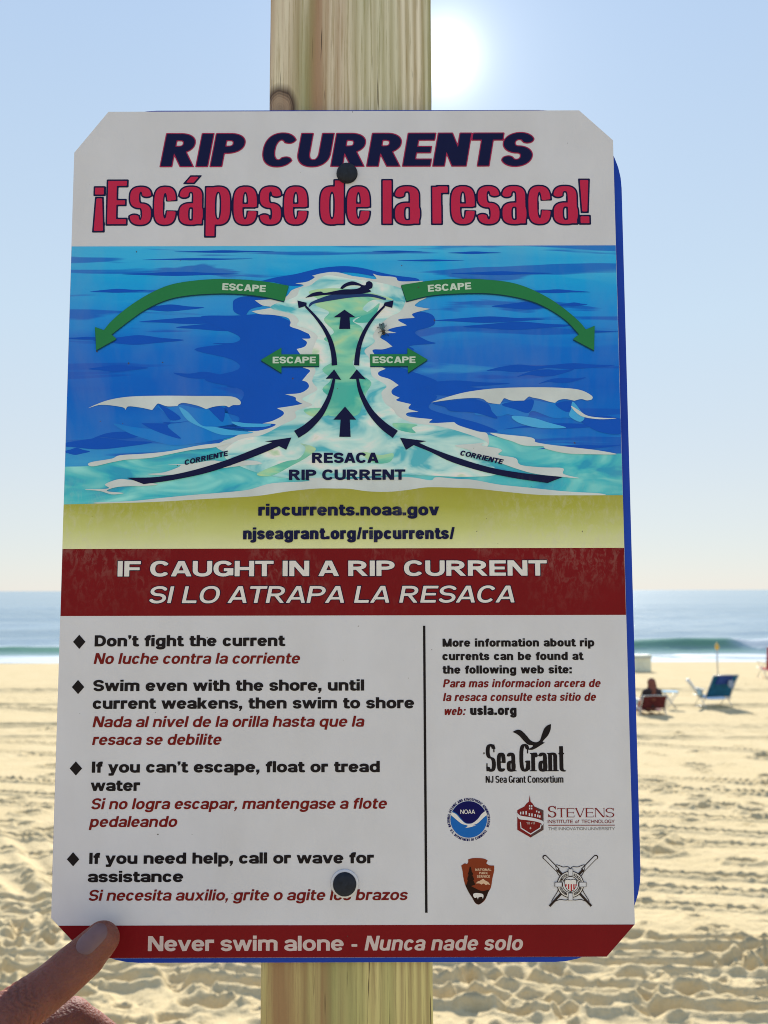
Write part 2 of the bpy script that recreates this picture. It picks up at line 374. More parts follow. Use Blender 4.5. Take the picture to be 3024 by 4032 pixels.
# knot
kd = mp_.n('VectorMath', operation='DISTANCE'); kmap = mp_.coords(scale=(1, 0, .75), loc=(.0592, 0, -.277 * .75))
mp_.L(kmap, kd.inputs[0]); kd.inputs[1].default_value = (0, 0, 0)
kn = mp_.math('ADD', kd.outputs['Value'], mp_.math('MULTIPLY', mp_.math('SUBTRACT', fib2, .5), .004))
wd = mp_.mix(mp_.ramp(kn, [(0.0, (.8,) * 3), (0.0035, (.7,) * 3), (0.0055, (1,) * 3), (0.0085, (.9,) * 3), (0.0095, (0,) * 3)]), wd, mp_.ramp(mp_.math('ADD', kn, mp_.math('MULTIPLY', mp_.math('SINE', mp_.math('MULTIPLY', kn, 5200)), .0008)), [(0.0, (.20, .12, .08)), (.004, (.30, .19, .13)), (.0062, (.16, .08, .05)), (.0078, (.05, .025, .02))]))
mp_.bump(mp_.math('ADD', mp_.math('ADD', fib, mp_.math('MULTIPLY', rings, -.4)), mp_.math('MULTIPLY', mp_.ramp(crk, [(0.665, (0,) * 3), (0.70, (1,) * 3)]), -2)), .5, .0006)
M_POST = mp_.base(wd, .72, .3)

POST_OFF = -0.0060
def build_post():
    rt = R(0)
    # front face from the measured edges, 89 mm square section, from the sand to above the frame
    (xl0, s0), (xr0, _) = sg(1021, 3900, POST_OFF), sg(1704, 3900, POST_OFF)
    (xl1, s1), (xr1, _) = sg(1068, 0, POST_OFF), sg(1704, 0, POST_OFF)
    def edge(xa, xb, s): return xa + (xb - xa) * (s - s0) / (s1 - s0)
    bm = bmesh.new(); rows = []
    zs = [-1.95, s0 - .1] + list(np.linspace(s0 - .05, s1 + .05, 60)) + [.75]
    rr = .0028
    for s in zs:
        xl, xr = edge(xl0, xl1, s), edge(xr0, xr1, s)
        if s < s0 - .06: xl, xr = edge(xl0, xl1, s0), edge(xr0, xr1, s0)
        j = lambda k: (mnoise.noise(Vector((s * 22, k * 7.3, 0)))) * .0005
        pts = []
        for (cx, cy, a0) in ((xr - rr, rr, -90), (xr - rr, .089 - rr, 0), (xl + rr, .089 - rr, 90), (xl + rr, rr, 180)):
            for k in range(4):
                a = R(a0 + 30 * k); pts.append((cx + rr * math.cos(a) + j(cx > 0), cy + rr * math.sin(a), s))
        rows.append([bm.verts.new(p) for p in pts])
    for a, b in zip(rows, rows[1:]):
        n = len(a)
        for k in range(n): bm.faces.new((a[k], a[(k + 1) % n], b[(k + 1) % n], b[k]))
    bm.faces.new(rows[-1]); bm.faces.new(rows[0][::-1])
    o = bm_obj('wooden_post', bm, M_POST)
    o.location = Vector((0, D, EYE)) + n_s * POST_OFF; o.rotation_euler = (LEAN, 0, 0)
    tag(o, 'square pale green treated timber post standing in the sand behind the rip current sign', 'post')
build_post()

# ================================================================== LETTERING ENGINE (own letter shapes)
class Style:
    def __init__(s, s_, t_, X=.72, n=2.5, W=1.0, gap=.09, space=.36, asc=1.0, serif=0, op=1.0):
        s.op = op; s.s, s.t, s.X, s.n, s.W, s.gap, s.space, s.asc, s.serif = s_, t_, X, n, W, gap, space, asc, serif
BLACK = Style(.31, .222, X=.755, n=2.25, W=1.03, gap=.045, space=.49)
TITLE = Style(.34, .215, X=.745, n=2.3, W=1.1, gap=.035, space=.40)
BOLD = Style(.235, .175, X=.74, n=2.2, W=.92, gap=.060, space=.38)
WIDE = Style(.33, .21, X=.73, n=2.3, W=1.18, gap=.05, space=.52)
WIDEB = Style(.215, .155, X=.73, n=2.25, W=1.06, gap=.08, space=.50)
IMPACT = Style(.225, .145, X=.85, n=3.0, W=.82, gap=.026, space=.25, op=.28)
COND = Style(.19, .14, X=.75, n=2.8, W=.66, gap=.03, space=.25)
DIDOT = Style(.15, .055, X=.68, n=2.6, W=.5, gap=.028, space=.26, serif=1)
ROMAN = Style(.15, .06, X=.7, n=2.1, W=.92, gap=.09, space=.3, serif=1)
LIGHT = Style(.12, .11, X=.72, n=2.2, W=.92, gap=.10, space=.35)

def sup(cx, cy, rx, ry, a0, a1, n, k=30):
    a = np.radians(np.linspace(a0, a1, k)); c, s = np.cos(a), np.sin(a); e = 2.0 / n
    return list(zip(cx + rx * np.sign(c) * np.abs(c) ** e, cy + ry * np.sign(s) * np.abs(s) ** e))
def f_box(x0, y0, x1, y1):
    def f(x, y):
        dx = np.maximum(x0 - x, x - x1); dy = np.maximum(y0 - y, y - y1)
        return np.where((dx < 0) & (dy < 0), np.maximum(dx, dy), np.hypot(np.maximum(dx, 0), np.maximum(dy, 0)))
    return f
def f_bar(xb, yb, xt, yt, w):
    k = (xt - xb) / (yt - yb); c = 1 / math.sqrt(1 + k * k)
    def f(x, y): return np.maximum(np.maximum((np.abs(x - (xb + k * (y - yb))) - w / 2) * c, yb - y), y - yt)
    return f
def f_stroke(pts, s, t, closed=False):
    q = t / s
    P = np.array(pts, float); P[:, 0] *= q
    if closed: P = np.vstack([P, P[:1]])
    keep = [0] + [i for i in range(1, len(P)) if np.hypot(*(P[i] - P[i - 1])) > 1e-6]
    P = P[keep]
    def f(x, y):
        x = x * q; best = np.full(x.shape, 1e9); m = len(P) - 1
        for i in range(m):
            ax, ay = P[i]; dx, dy = P[i + 1] - P[i]; L2 = dx * dx + dy * dy
            tt = ((x - ax) * dx + (y - ay) * dy) / L2; tc_ = np.clip(tt, 0, 1)
            d = np.hypot(x - ax - tc_ * dx, y - ay - tc_ * dy) - t / 2
            if not closed:
                L = math.sqrt(L2)
                if i == 0: d = np.where(tt < 0, np.maximum(d, -tt * L), d)
                if i == m - 1: d = np.where(tt > 1, np.maximum(d, (tt - 1) * L), d)
            best = np.minimum(best, d)
        # spread the squeezed distance back to real units where the outline is steep
        if best.shape[0] > 2 and best.shape[1] > 2 and x.shape[1] > 1:
            hx = (x[0, 1] - x[0, 0]) / q; hy = y[1, 0] - y[0, 0]
            gy, gx = np.gradient(best, hy, hx); g = np.hypot(gx, gy)
            best = best / np.clip(g, .35, 1.0)
        return best
    return f
def f_dot(cx, cy, r):
    return lambda x, y: np.hypot(x - cx, y - cy) - r

def glyph(ch, S):
    """-> list of (sign, field) and the width"""
    s, t, X, n, W = S.s, S.t, S.X, S.n, S.W
    A, Cc = [], []
    def box(*a): A.append((1, f_box(*a)))
    def cut(*a): A.append((-1, f_box(*a)))
    def bar(*a): A.append((1, f_bar(*a)))
    def st_(p, closed=False): A.append((1, f_stroke(p, s, t, closed)))
    def arc(cx, cy, rx, ry, a0, a1): st_(sup(cx, cy, rx - s / 2, ry - t / 2, a0, a1, n))
    def ring(cx, cy, rx, ry): st_(sup(cx, cy, rx - s / 2, ry - t / 2, 0, 360, n, 48)[:-1], True)
    o = .014
    sf = S.serif
    def feet(x0, x1, y, h=None):
        if sf: box(x0 - .07, y, x1 + .07, y + .035)
    H = 1.0
    if ch == 'A':
        w = max(.86 * W, 2.1 * s); hw = s * 1.02
        bar(hw / 2, 0, w / 2 - .02 * W, H, hw if not sf else hw * .5); bar(w - hw / 2, 0, w / 2 + .02 * W, H, hw); box(.22 * w, .2, .78 * w, .2 + t * .9)
        feet(0, hw, 0); feet(w - hw, w, 0)
    elif ch == 'B':
        w = .76 * W; box(0, 0, s, H)
        for (c0, c1) in ((0, .54), (.46, 1)):
            box(s * .5, c0, w * .5, c0 + t); box(s * .5, c1 - t, w * .5, c1)
            st_(sup(w * .5, (c0 + c1) / 2, w * .5 - s / 2, (c1 - c0) / 2 - t / 2, -90, 90, n))
    elif ch in 'CG':
        w = .82 * W; arc(w / 2, .5, w / 2, .5 + o, 36 * S.op, 320 if ch == 'C' else 345)
        if ch == 'G': box(w * .52, .33, w, .33 + t * .95); box(w - s, .06, w, .40)
        if sf: box(w - s * .8, .66, w - s * .8 + .05, .98)
    elif ch == 'D':
        w = .80 * W; box(0, 0, s, H); k = w * .42
        box(s * .5, 0, k, t); box(s * .5, H - t, k, H); st_(sup(k, .5, w - k - s / 2, .5 - t / 2, -90, 90, n))
    elif ch in 'EF':
        w = (.68 if S.op == 1 else .56) * W; box(0, 0, s, H); box(s * .5, H - t, w, H); box(s * .5, .5 - t * .45, w * .93, .5 + t * .45)
        if ch == 'E': box(s * .5, 0, w, t)
        if sf:
            box(w - .04, H - .2, w, H)
            if ch == 'E': box(w - .04, 0, w, .24)
            box(-.06, 0, .1, .035); box(-.06, H - .035, .1, H); box(w * .93 - .04, .4, w * .93, .6)
    elif ch == 'H':
        w = .80 * W; box(0, 0, s, H); box(w - s, 0, w, H); box(s * .5, .5 - t / 2, w - s * .5, .5 + t / 2)
    elif ch == 'I':
        w = s; box(0, 0, s, H)
        if sf: feet(0, s, 0); feet(0, s, H - .035)
    elif ch == 'J':
        w = .62 * W; box(w - s, .3, w, H); arc(w / 2, .30 + o, w / 2, .30 + o, -180, 0)
    elif ch == 'K':
        w = .84 * W; box(0, 0, s, H); bar(s * .9, .28, w - s * .6, H, s * 1.2); bar(w - s * .6, 0, w * .42, .62, s * 1.2)
    elif ch == 'L':
        w = .64 * W; box(0, 0, s, H); box(s * .5, 0, w, t)
    elif ch == 'M':
        w = max(1.0 * W, 2.9 * s); box(0, 0, s * .95, H); box(w - s * .95, 0, w, H); bar(w / 2 - .02, 0, s * .52, H, s * 1.02); bar(w / 2 + .02, 0, w - s * .52, H, s * 1.02)
    elif ch == 'N':
        w = .82 * W; f = .4 if sf else 1; box(0, 0, s * f, H); box(w - s * f, 0, w, H); bar(w - s * .62, 0, s * .62, H, s * 1.2)
        if sf: feet(0, s * f, 0); feet(w - s * f, w, H - .035); box(-.06, H - .035, s, H)
    elif ch == 'O':
        w = .88 * W; ring(w / 2, .5, w / 2, .5 + o)
    elif ch in 'PR':
        w = .76 * W if ch == 'P' else .82 * W; wb = .75 * W; b = .40
        box(0, 0, s, H); k = wb * .46; box(s * .5, H - t, k, H); box(s * .5, b, k, b + t)
        st_(sup(k, (H + b) / 2, wb - k - s / 2, (H - b) / 2 - t / 2, -90, 90, n))
        if ch == 'R': bar(w - s * .58, 0, k + .02, b + t * .6, s * 1.12)
        if ch == 'P': w = wb
        if sf: feet(0, s, 0)
    elif ch in 'Ss':
        h = H if ch == 'S' else X; w = (.76 if ch == 'S' else .62) * W; tt = t if ch == 'S' else t * .92
        ry = (h + 2 * o - tt) / 4; rx = w / 2 - s / 2
        ns = max(2.05, n * .9); p = sup(w / 2, h + o - tt / 2 - ry, rx, ry, 20 * S.op, 262, ns) + sup(w / 2, -o + tt / 2 + ry, rx, ry, 82, -180 + 20 * S.op, ns)
        A.append((1, f_stroke(p, s, tt)))
        if sf: box(w - s * .5 - .02, h * .70, w - s * .5 + .03, h * 1.0); box(s * .3 - .03, 0, s * .3 + .02, h * .30)
    elif ch == 'T':
        w = .76 * W; box(0, H - t, w, H); box(w / 2 - s / 2, 0, w / 2 + s / 2, H)
        if sf: feet(w / 2 - s / 2, w / 2 + s / 2, 0); box(0, H - .22, .035, H); box(w - .035, H - .22, w, H)
    elif ch in 'Uu':
        h = H if ch == 'U' else X; w = (.80 if ch == 'U' else .68) * W; ry = min(.42 * h, w * .5)
        if n > 4: ry = min(ry, .22)
        box(0, ry - .02, s, h); box(w - s, 0 if ch == 'u' else ry - .02, w, h); arc(w / 2, ry - o, w / 2, ry, -180, 0)
        if sf: box(-.06, h - .035, s, h); box(w, 0, w + .06, .035)
    elif ch in 'Vv':
        h = H if ch == 'V' else X; w = max((.84 if ch == 'V' else .72) * W, 2 * s); hw = s * 1.02
        bar(w / 2 - .01, 0, hw / 2, h, hw); bar(w / 2 + .01, 0, w - hw / 2, h, hw if not sf else hw * .5)
        if sf: feet(0, hw, h - .035); feet(w - hw * .7, w - .05, h - .035)
    elif ch in 'Ww':
        h = H if ch == 'W' else X; w = max((1.2 if ch == 'W' else 1.04) * W, 3.7 * s); hw = s * .92
        a, b, c, d, e = hw / 2, w * .29, w / 2, w * .71, w - hw / 2
        bar(b, 0, a, h, hw); bar(b, 0, c - .01, h, hw); bar(d, 0, c + .01, h, hw); bar(d, 0, e, h, hw)
    elif ch in 'Xx':
        h = H if ch == 'X' else X; w = .72 * W; hw = s * 1.1
        bar(hw / 2, 0, w - hw / 2, h, hw); bar(w - hw / 2, 0, hw / 2, h, hw)
    elif ch == 'Y':
        w = .84 * W; hw = s * 1.05; box(w / 2 - s / 2, 0, w / 2 + s / 2, .45); bar(w / 2, .38, hw / 2, H, hw); bar(w / 2, .38, w - hw / 2, H, hw)
    elif ch in 'y':
        w = max(.72 * W, 2.2 * s); hw = s * 1.02
        bar(w / 2, 0, hw / 2, X, hw); bar(w * .36, -.26, w - hw / 2, X, hw); box(.06 * w, -.27, w * .42, -.27 + t)
    elif ch in 'Zz':
        h = X; w = .60 * W; box(0, 0, w, t); box(0, h - t, w, h); bar(s * .7, t * .5, w - s * .7, h - t * .5, s * 1.25)
    elif ch in ('a', 'á'):
        w = .66 * W; rt = .26 * X + .05
        box(w - s, 0, w, X - rt); arc(w / 2, X - rt + o, w / 2, rt, -6, 180 - 22 * S.op)
        rb = .30 * X; arc_w = w * .52
        A.append((1, f_stroke(sup(arc_w, rb - o, arc_w - s / 2, rb - t * .42, 0, 360, n, 40)[:-1], s, t * .84, True)))
        if sf: box(w, 0, w + .05, .035)
        if ch == 'á': bar(w * .42, X + .075, w * .68, X + .24, s * .95)
    elif ch in 'bdpq':
        w = .70 * W; ring(w / 2, X / 2, w / 2, X / 2 + o)
        x0 = 0 if ch in 'bp' else w - s
        box(x0, 0 if ch in 'bd' else -.27, x0 + s, S.asc if ch in 'bd' else X)
    elif ch == 'c':
        w = .64 * W; arc(w / 2, X / 2, w / 2, X / 2 + o, 36 * S.op, 360 - 38 * S.op)
    elif ch == 'e':
        w = .68 * W; arc(w / 2, X / 2, w / 2, X / 2 + o, -2, 360 - 42 * S.op); box(s * .5, X / 2 - t * .36, w - s * .25, X / 2 + t * .36)
    elif ch == 'f':
        w = .42 * W; xs = w * .20; box(xs, 0, xs + s, .72); ry = .26; arc(xs + w * .62, H - ry, w * .62, ry, 88, 180); box(0, X - t * .95, w, X)
        box(xs + w * .55, H - t, w * 1.05, H)
    elif ch == 'g':
        w = .70 * W; ring(w / 2, X / 2, w / 2, X / 2 + o); box(w - s, -.04, w, X); arc(w / 2, -.03, w / 2, .255, -160, 0)
    elif ch in 'hn':
        w = .68 * W; box(0, 0, s, S.asc if ch == 'h' else X); ry = min(.36 * X, w * .5)
        if n > 4: ry = min(ry, .2)
        box(w - s, 0, w, X - ry + .02); arc(w / 2 + s * .02, X - ry + o, w / 2 - s * .02, ry, 0, 150)
        if sf: feet(0, s, 0); feet(w - s, w, 0); box(-.05, X - .035, s, X)
    elif ch == 'm':
        w = max(1.04 * W, 3.5 * s); box(0, 0, s, X); ry = .30 * X; g = (w - s) / 2
        for k in (0, 1):
            x0 = g * k; box(x0 + g, 0, x0 + g + s, X - ry + .02); arc(x0 + (g + s) / 2, X - ry + o, (g + s) / 2, ry, 0, 150)
    elif ch in 'il':
        w = s; box(0, 0, s, X if ch == 'i' else S.asc)
        if ch == 'i': box(0, X + .085, s, S.asc + .02)
    elif ch == 'j':
        w = s; box(0, -.12, s, X); box(0, X + .085, s, S.asc + .02); arc(-.02, -.10, s + .02, .18, -100, 0)
    elif ch == 'k':
        w = .68 * W; box(0, 0, s, S.asc); bar(s * .8, .22, w - s * .62, X, s * 1.2); bar(w - s * .6, 0, w * .42, .48, s * 1.15)
    elif ch == 'o':
        w = .70 * W; ring(w / 2, X / 2, w / 2, X / 2 + o)
    elif ch == 'r':
        w = .46 * W; box(0, 0, s, X); box(s * .5, X - t * 1.15, w, X + o); cut(s * .98, X - t * .9 - .3, w, X - t * 1.12); 
        if sf: feet(0, s, 0); box(-.05, X - .035, s, X); A.append((1, f_dot(w - .05, X - .09, .075)))
    elif ch == 't':
        w = .44 * W; xs = w * .16; box(xs, .14, xs + s, .93); box(0, X - t * .95, w, X); A.append((1, f_stroke(sup(xs + s / 2 + w * .42, .16 + t * .0, w * .42, .16 - t * .5 + o, 180, 275, n), s, t)))
    elif ch == '!':
        w = s; box(0, 0, s, t * 1.3); A.append((1, lambda x, y: np.maximum(np.maximum(np.abs(x - s / 2) - (s * .30 + (s * .24) * (y - .2)), .26 - y), y - H)))
    elif ch == '¡':
        w = s; box(0, X - t * 1.3, s, X); A.append((1, lambda x, y: np.maximum(np.maximum(np.abs(x - s / 2) - (s * .53 - (s * .24) * (y + .15)), -.15 - y), y - (X - t * 1.3 - .05))))
    elif ch == '.':
        w = s; box(0, 0, s, t * 1.15)
    elif ch == ',':
        w = s; box(0, 0, s, t * 1.15); bar(s * .25, -.20, s * .72, .03, s * .5)
    elif ch == ':':
        w = s; box(0, 0, s, t * 1.15); box(0, X - t * 1.15, s, X)
    elif ch == "'":
        w = s * .9; box(0, 1.0 - t, w, 1.0); bar(s * .3, .63, s * .6, 1.0 - t * .9, s * .5)
    elif ch == '-':
        w = .34; box(0, .26, w, .26 + t)
    elif ch == '/':
        w = .42; bar(s * .35, -.02, w - s * .3, 1.02, s * .75)
    elif ch == '1':
        w = .45; box(w - s, 0, w, H); bar(.08, .68, w - s * .5, H, s)
    elif ch == '7':
        w = .6 * W; box(0, H - t, w, H); bar(w * .35, 0, w - s * .6, H - t * .5, s)
    elif ch == '8':
        w = .66 * W; ring(w / 2, .27, w / 2, .28); ring(w / 2, .76, w / 2 * .92, .25)
    elif ch == '0':
        w = .66 * W; ring(w / 2, .5, w / 2, .5 + o)
    else:
        w = .5
    return A, w

def gp_(ch, S):
    if ch in 'AVTWYvwy': return S.gap * .2
    if ch in 'xzfrtj-/': return S.gap * .7
    if ch in 'OCGQoecsSa': return S.gap * .6
    return S.gap
def layout(txt, S):
    xs, x = [], 0.0
    for ch in txt:
        if ch == ' ': x += S.space; continue
        A, w = glyph(ch, S); g = gp_(ch, S)
        if xs: x += g
        xs.append((x, A, w)); x += w + g
    return xs
def fitted(txt, S, width):
    import copy
    ws = []
    for W in (S.W * .9, S.W * 1.1):
        q = copy.copy(S); q.W = W; l = layout(txt, q); ws.append(l[-1][0] + l[-1][2])
    q = copy.copy(S)
    if abs(ws[1] - ws[0]) > 1e-6: q.W = S.W * .9 + (width - ws[0]) / (ws[1] - ws[0]) * S.W * .2
    q.W = min(max(q.W, S.W * .72), S.W * 1.35)
    return q
def text_field(txt, S, res, pad=.12, track=0.0):
    xs = layout(txt, S)
    width = xs[-1][0] + xs[-1][2]
    h = 1.0 / res
    gx = np.arange(-pad - .2, width + pad + .2, h); gy = np.arange(-.36 - pad, 1.14 + pad, h)
    Fd = np.full((len(gy), len(gx)), 9.0)
    for x0, A, w in xs:
        i0 = max(0, int((x0 - .35 - gx[0]) / h)); i1 = min(len(gx), int((x0 + w + .35 - gx[0]) / h) + 1)
        GX, GY = np.meshgrid(gx[i0:i1] - x0, gy)
        f = np.full(GX.shape, 9.0)
        for sg_, fn in A:
            v = fn(GX, GY); f = np.minimum(f, v) if sg_ > 0 else np.maximum(f, -v)
        Fd[:, i0:i1] = np.minimum(Fd[:, i0:i1], f)
    return gx, gy, Fd, width

def march(gx, gy, Fd, iso, shear=0.0, fx=None):
    """filled region Fd<iso as verts and faces"""
    F = Fd - iso; F = np.where(np.abs(F) < 1e-5, 1e-5, F)
    ins = F < 0; ny, nx = F.shape
    c = ins[:-1, :-1] * 1 + ins[:-1, 1:] * 2 + ins[1:, 1:] * 4 + ins[1:, :-1] * 8
    V, Fc = [], []
    idx = {}
    def gv(i, j):
        k = (i, j, 0)
        if k not in idx: idx[k] = len(V); V.append((gx[j], gy[i]))
        return idx[k]
    def ev(i, j, i2, j2):
        k = (i, j, i2, j2)
        if k not in idx:
            a, b = F[i, j], F[i2, j2]; t = a / (a - b); idx[k] = len(V)
            V.append((gx[j] + (gx[j2] - gx[j]) * t, gy[i] + (gy[i2] - gy[i]) * t))
        return idx[k]
    full = c == 15
    for i in range(ny - 1):
        row = full[i]
        j = 0; js = np.flatnonzero(row)
        if len(js):
            br = np.flatnonzero(np.diff(js) > 1); st = np.concatenate([[0], br + 1]); en = np.concatenate([br, [len(js) - 1]])
            for a, b in zip(st, en):
                j0, j1 = js[a], js[b] + 1
                Fc.append((gv(i, j0), gv(i, j1), gv(i + 1, j1), gv(i + 1, j0)))
        for j in np.flatnonzero((c[i] > 0) & (c[i] < 15)):
            cs = [(i, j), (i, j + 1), (i + 1, j + 1), (i + 1, j)]
            poly = []
            for k in range(4):
                a = cs[k]; b = cs[(k + 1) % 4]
                if ins[a]: poly.append(gv(*a))
                if ins[a] != ins[b]: poly.append(ev(*a, *b) if a < b else ev(*b, *a))
            if len(poly) >= 3: Fc.append(tuple(poly))
    return np.array(V) if V else np.zeros((0, 2)), Fc

# ================================================================== THE SIGN
root = empty('warning_sign', Vector((0, D, EYE)), (LEAN, 0, 0),
             'large white rip current warning sign with red bands and blue sea picture, on the post', 'sign')
LAYER = 0.00007
def ink(name, c, rough=.28, var=.05):
    m = NT(name); v = m.coords()
    f = m.noise(v, 30, 3)
    c2 = tuple(x * (1 - var) for x in c); c1 = tuple(min(1, x * (1 + var)) for x in c)
    glossy(m, v); return m.base(wear_and_sheen(m, m.ramp(f, [(0.3, c2), (0.7, c1)]), 1.0 if sum(c) > .7 else .55), rough, .14 if sum(c) > .2 else .08)
def wear_and_sheen(m, col, amt=1.0):
    # scuffed film and mottled reflections painted pale mid-sign, plus specks of grime
    tcw = m.n('TexCoord'); sw_ = m.n('SeparateXYZ'); m.L(tcw.outputs['Object'], sw_.inputs[0])
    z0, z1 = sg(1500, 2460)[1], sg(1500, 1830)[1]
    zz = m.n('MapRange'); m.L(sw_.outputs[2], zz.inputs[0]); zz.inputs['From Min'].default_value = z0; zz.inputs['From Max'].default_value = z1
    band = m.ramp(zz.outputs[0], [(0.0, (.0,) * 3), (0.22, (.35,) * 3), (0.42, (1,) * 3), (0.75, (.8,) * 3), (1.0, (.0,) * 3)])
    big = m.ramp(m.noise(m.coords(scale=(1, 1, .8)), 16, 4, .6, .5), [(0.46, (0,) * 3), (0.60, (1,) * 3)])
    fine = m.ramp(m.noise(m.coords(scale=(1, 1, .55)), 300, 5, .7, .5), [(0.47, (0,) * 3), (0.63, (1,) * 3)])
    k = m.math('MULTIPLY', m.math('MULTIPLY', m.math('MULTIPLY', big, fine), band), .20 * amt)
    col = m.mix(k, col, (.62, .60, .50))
    sp = m.ramp(m.noise(m.coords(loc=(3, 1, 2)), 330, 1, .4), [(0.795, (0,) * 3), (0.81, (.85,) * 3)])
    col = m.mix(sp, col, (.07, .06, .05))
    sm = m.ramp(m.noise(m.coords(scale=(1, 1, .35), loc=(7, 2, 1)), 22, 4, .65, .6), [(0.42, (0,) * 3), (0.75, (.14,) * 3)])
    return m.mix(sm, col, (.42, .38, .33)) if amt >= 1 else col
def glossy(m, v):
    a = m.noise(m.coords(scale=(1, 1, .6)), 95, 5, .62, .8); b = m.noise(v, 900, 2)
    m.bump(m.math('ADD', a, m.math('MULTIPLY', b, .04)), .16, .0016)
def P3(x, s, layer): return (x, -layer * LAYER, s)

def smooth(pts, k=5):
    """closed Catmull-Rom through pts; a third value marks a corner"""
    n = len(pts); out_ = []
    for i in range(n):
        p0, p1, p2, p3 = pts[i - 1], pts[i], pts[(i + 1) % n], pts[(i + 2) % n]
        c1, c2 = len(p1) > 2, len(p2) > 2
        a = np.array(p1[:2], float); b = np.array(p2[:2], float)
        m1 = (b - np.array(p0[:2])) * .5 if not c1 else (b - a); m2 = (np.array(p3[:2]) - a) * .5 if not c2 else (b - a)
        if c1 and c2: out_.append(tuple(a)); continue
        for j in range(k):
            t = j / k; h00 = 2 * t ** 3 - 3 * t * t + 1; h10 = t ** 3 - 2 * t * t + t; h01 = -2 * t ** 3 + 3 * t * t; h11 = t ** 3 - t * t
            out_.append(tuple(h00 * a + h10 * m1 + h01 * b + h11 * m2))
    return out_
def poly(name, pts, layer, mat, parent, sm=True, mapper=None):
    """one filled printed shape, or several (a list of outlines) as one mesh"""
    groups = pts if isinstance(pts[0], list) else [pts]
    for gi, g in enumerate(groups):
        V, F = [], []; ly = layer + .02 * gi
        q = [mapper(*p[:2]) + tuple(p[2:]) for p in g] if mapper else g
        q = smooth(q) if sm else [p[:2] for p in q]
        if 960 < q[0][1] < 2200: q = [(min(max(p[0], edge_x(p[1], True) + 1), edge_x(p[1], False) - 1), p[1]) for p in q]
        q = [sg(*p) for p in q]
        b = 0
        tris = tessellate_polygon([[Vector((x, 0, s)) for x, s in q]])
        V += [P3(x, s, ly) for x, s in q]
        for t3 in tris:
            a, b2, c = [Vector(V[b + i]) for i in t3]
            t3 = tuple(b + i for i in t3)
            if (b2 - a).cross(c - a).y > 0: t3 = t3[::-1]
            F.append(t3)
        o = mesh_obj(name, V, F, mat, parent)
    return o
def lettering(txt, S, x0, x1, yb, cap, mat, layer, parent, shear=0.0, res=26, iso=0.0, ol=None, olmat=None, y1=None, name='lettering', track=0.0):
    """printed words between photo pixels x0..x1 on baseline yb (y1 at the right end)"""
    if y1 is None: y1 = yb
    a = Vector(sg(x0, yb)); b = Vector(sg(x1, y1)); top = Vector(sg(x0, yb - cap))
    ch = (top - a).length; ux = (b - a); L = ux.length; ux.normalize(); uy = Vector((-ux.y, ux.x))
    if len(txt) > 1: S = fitted(txt, S, (L - shear * ch) / ch)
    gx, gy, Fd, width = text_field(txt, S, res)
    kx = (L - shear * ch) / width
    objs = []
    jobs = [(iso, mat, layer)]
    if ol: jobs.append((iso + ol, olmat, layer - 1))
    first = None
    for io, mt, ly in jobs:
        V, F = march(gx, gy, Fd, io)
        W3 = []
        for x, y in V:
            p = a + ux * (x * kx + y * ch * shear) + uy * (y * ch); W3.append(P3(p.x, p.y, ly))
        F = [f[::1] for f in F]
        o = mesh_obj(name if first is None else 'outline', W3, F, mt, parent if first is None else first)
        if first is None: first = o
    return first
def lettering_arc(txt, S, cu, cv_, rad, a0, a1, cap, mat, layer, parent, inward=False, res=12, name='lettering'):
    S = fitted(txt, S, abs(R(a1 - a0)) * (rad + (cap / 2 if not inward else -cap / 2)) / cap)
    gx, gy, Fd, width = text_field(txt, S, res)
    V, F = march(gx, gy, Fd, 0.0); W3 = []
    for x, y in V:
        a = R(a0 + (a1 - a0) * x / width); r = rad + (cap * y if not inward else -cap * y)
        px, py = cu + r * math.sin(a), cv_ - r * math.cos(a); W3.append(P3(*sg(px, py), layer))
    return mesh_obj(name, W3, F, mat, parent)

# --- plates
I_WHITE = ink('sign_white', (.62, .63, .70), .3, .03)
I_WHITE.node_tree.nodes['Principled BSDF'].inputs['Specular IOR Level'].default_value = .35
PANEL = [(431, 438), (2284, 436), (2417.5, 554), (2497, 3641), (2386, 3769), (345, 3771), (226, 3641), (199, 3612), (200.5, 3560), (296, 599)]
def plate(name, outline, y0, th, mat, parent, bevel=.0003):
    bm = bmesh.new()
    fr = [bm.verts.new((x, y0, s)) for x, s in outline]; bk = [bm.verts.new((x, y0 + th, s)) for x, s in outline]
    n = len(fr); bm.faces.new(fr); bm.faces.new(bk[::-1])
    for i in range(n): bm.faces.new((fr[i], bk[i], bk[(i + 1) % n], fr[(i + 1) % n]))
    bmesh.ops.recalc_face_normals(bm, faces=bm.faces)
    return bm_obj(name, bm, mat, parent)
panel_pts = [sg(*p) for p in PANEL]
panel = plate('front_panel', panel_pts, 0, .0016, I_WHITE, root)
M_BLUE = NT('blue_plate'); bv = M_BLUE.coords(); M_BLUE.bump(M_BLUE.noise(bv, 60, 3), .1, .001)
M_BLUE = M_BLUE.base(M_BLUE.ramp(M_BLUE.noise(bv, 12, 3), [(.3, (.004, .035, .36)), (.7, (.007, .055, .46))]), .4, .2)
BO = -0.0022
def blue_outline():
    xl = sg(255, 2600, BO)[0] * 1.0; xl = sg(236.5, 2450, BO)[0]; xr = sg(2519, 3400, BO)[0]; zt = sg(1500, 434.0, BO)[1]; zb = sg(1500, 3789, BO)[1]
    rr = .0465; o = []
    for cx, cz, a0 in ((xr - rr, zt - rr, 90), (xr - rr, zb + rr, 0), (xl + rr, zb + rr, -90), (xl + rr, zt - rr, -180)):
        for k in range(13):
            a = R(a0 - 7.5 * k); o.append((cx + rr * math.cos(a), cz + rr * math.sin(a)))
    return o
plate('backing_plate', blue_outline(), .0022, .0018, M_BLUE, root)

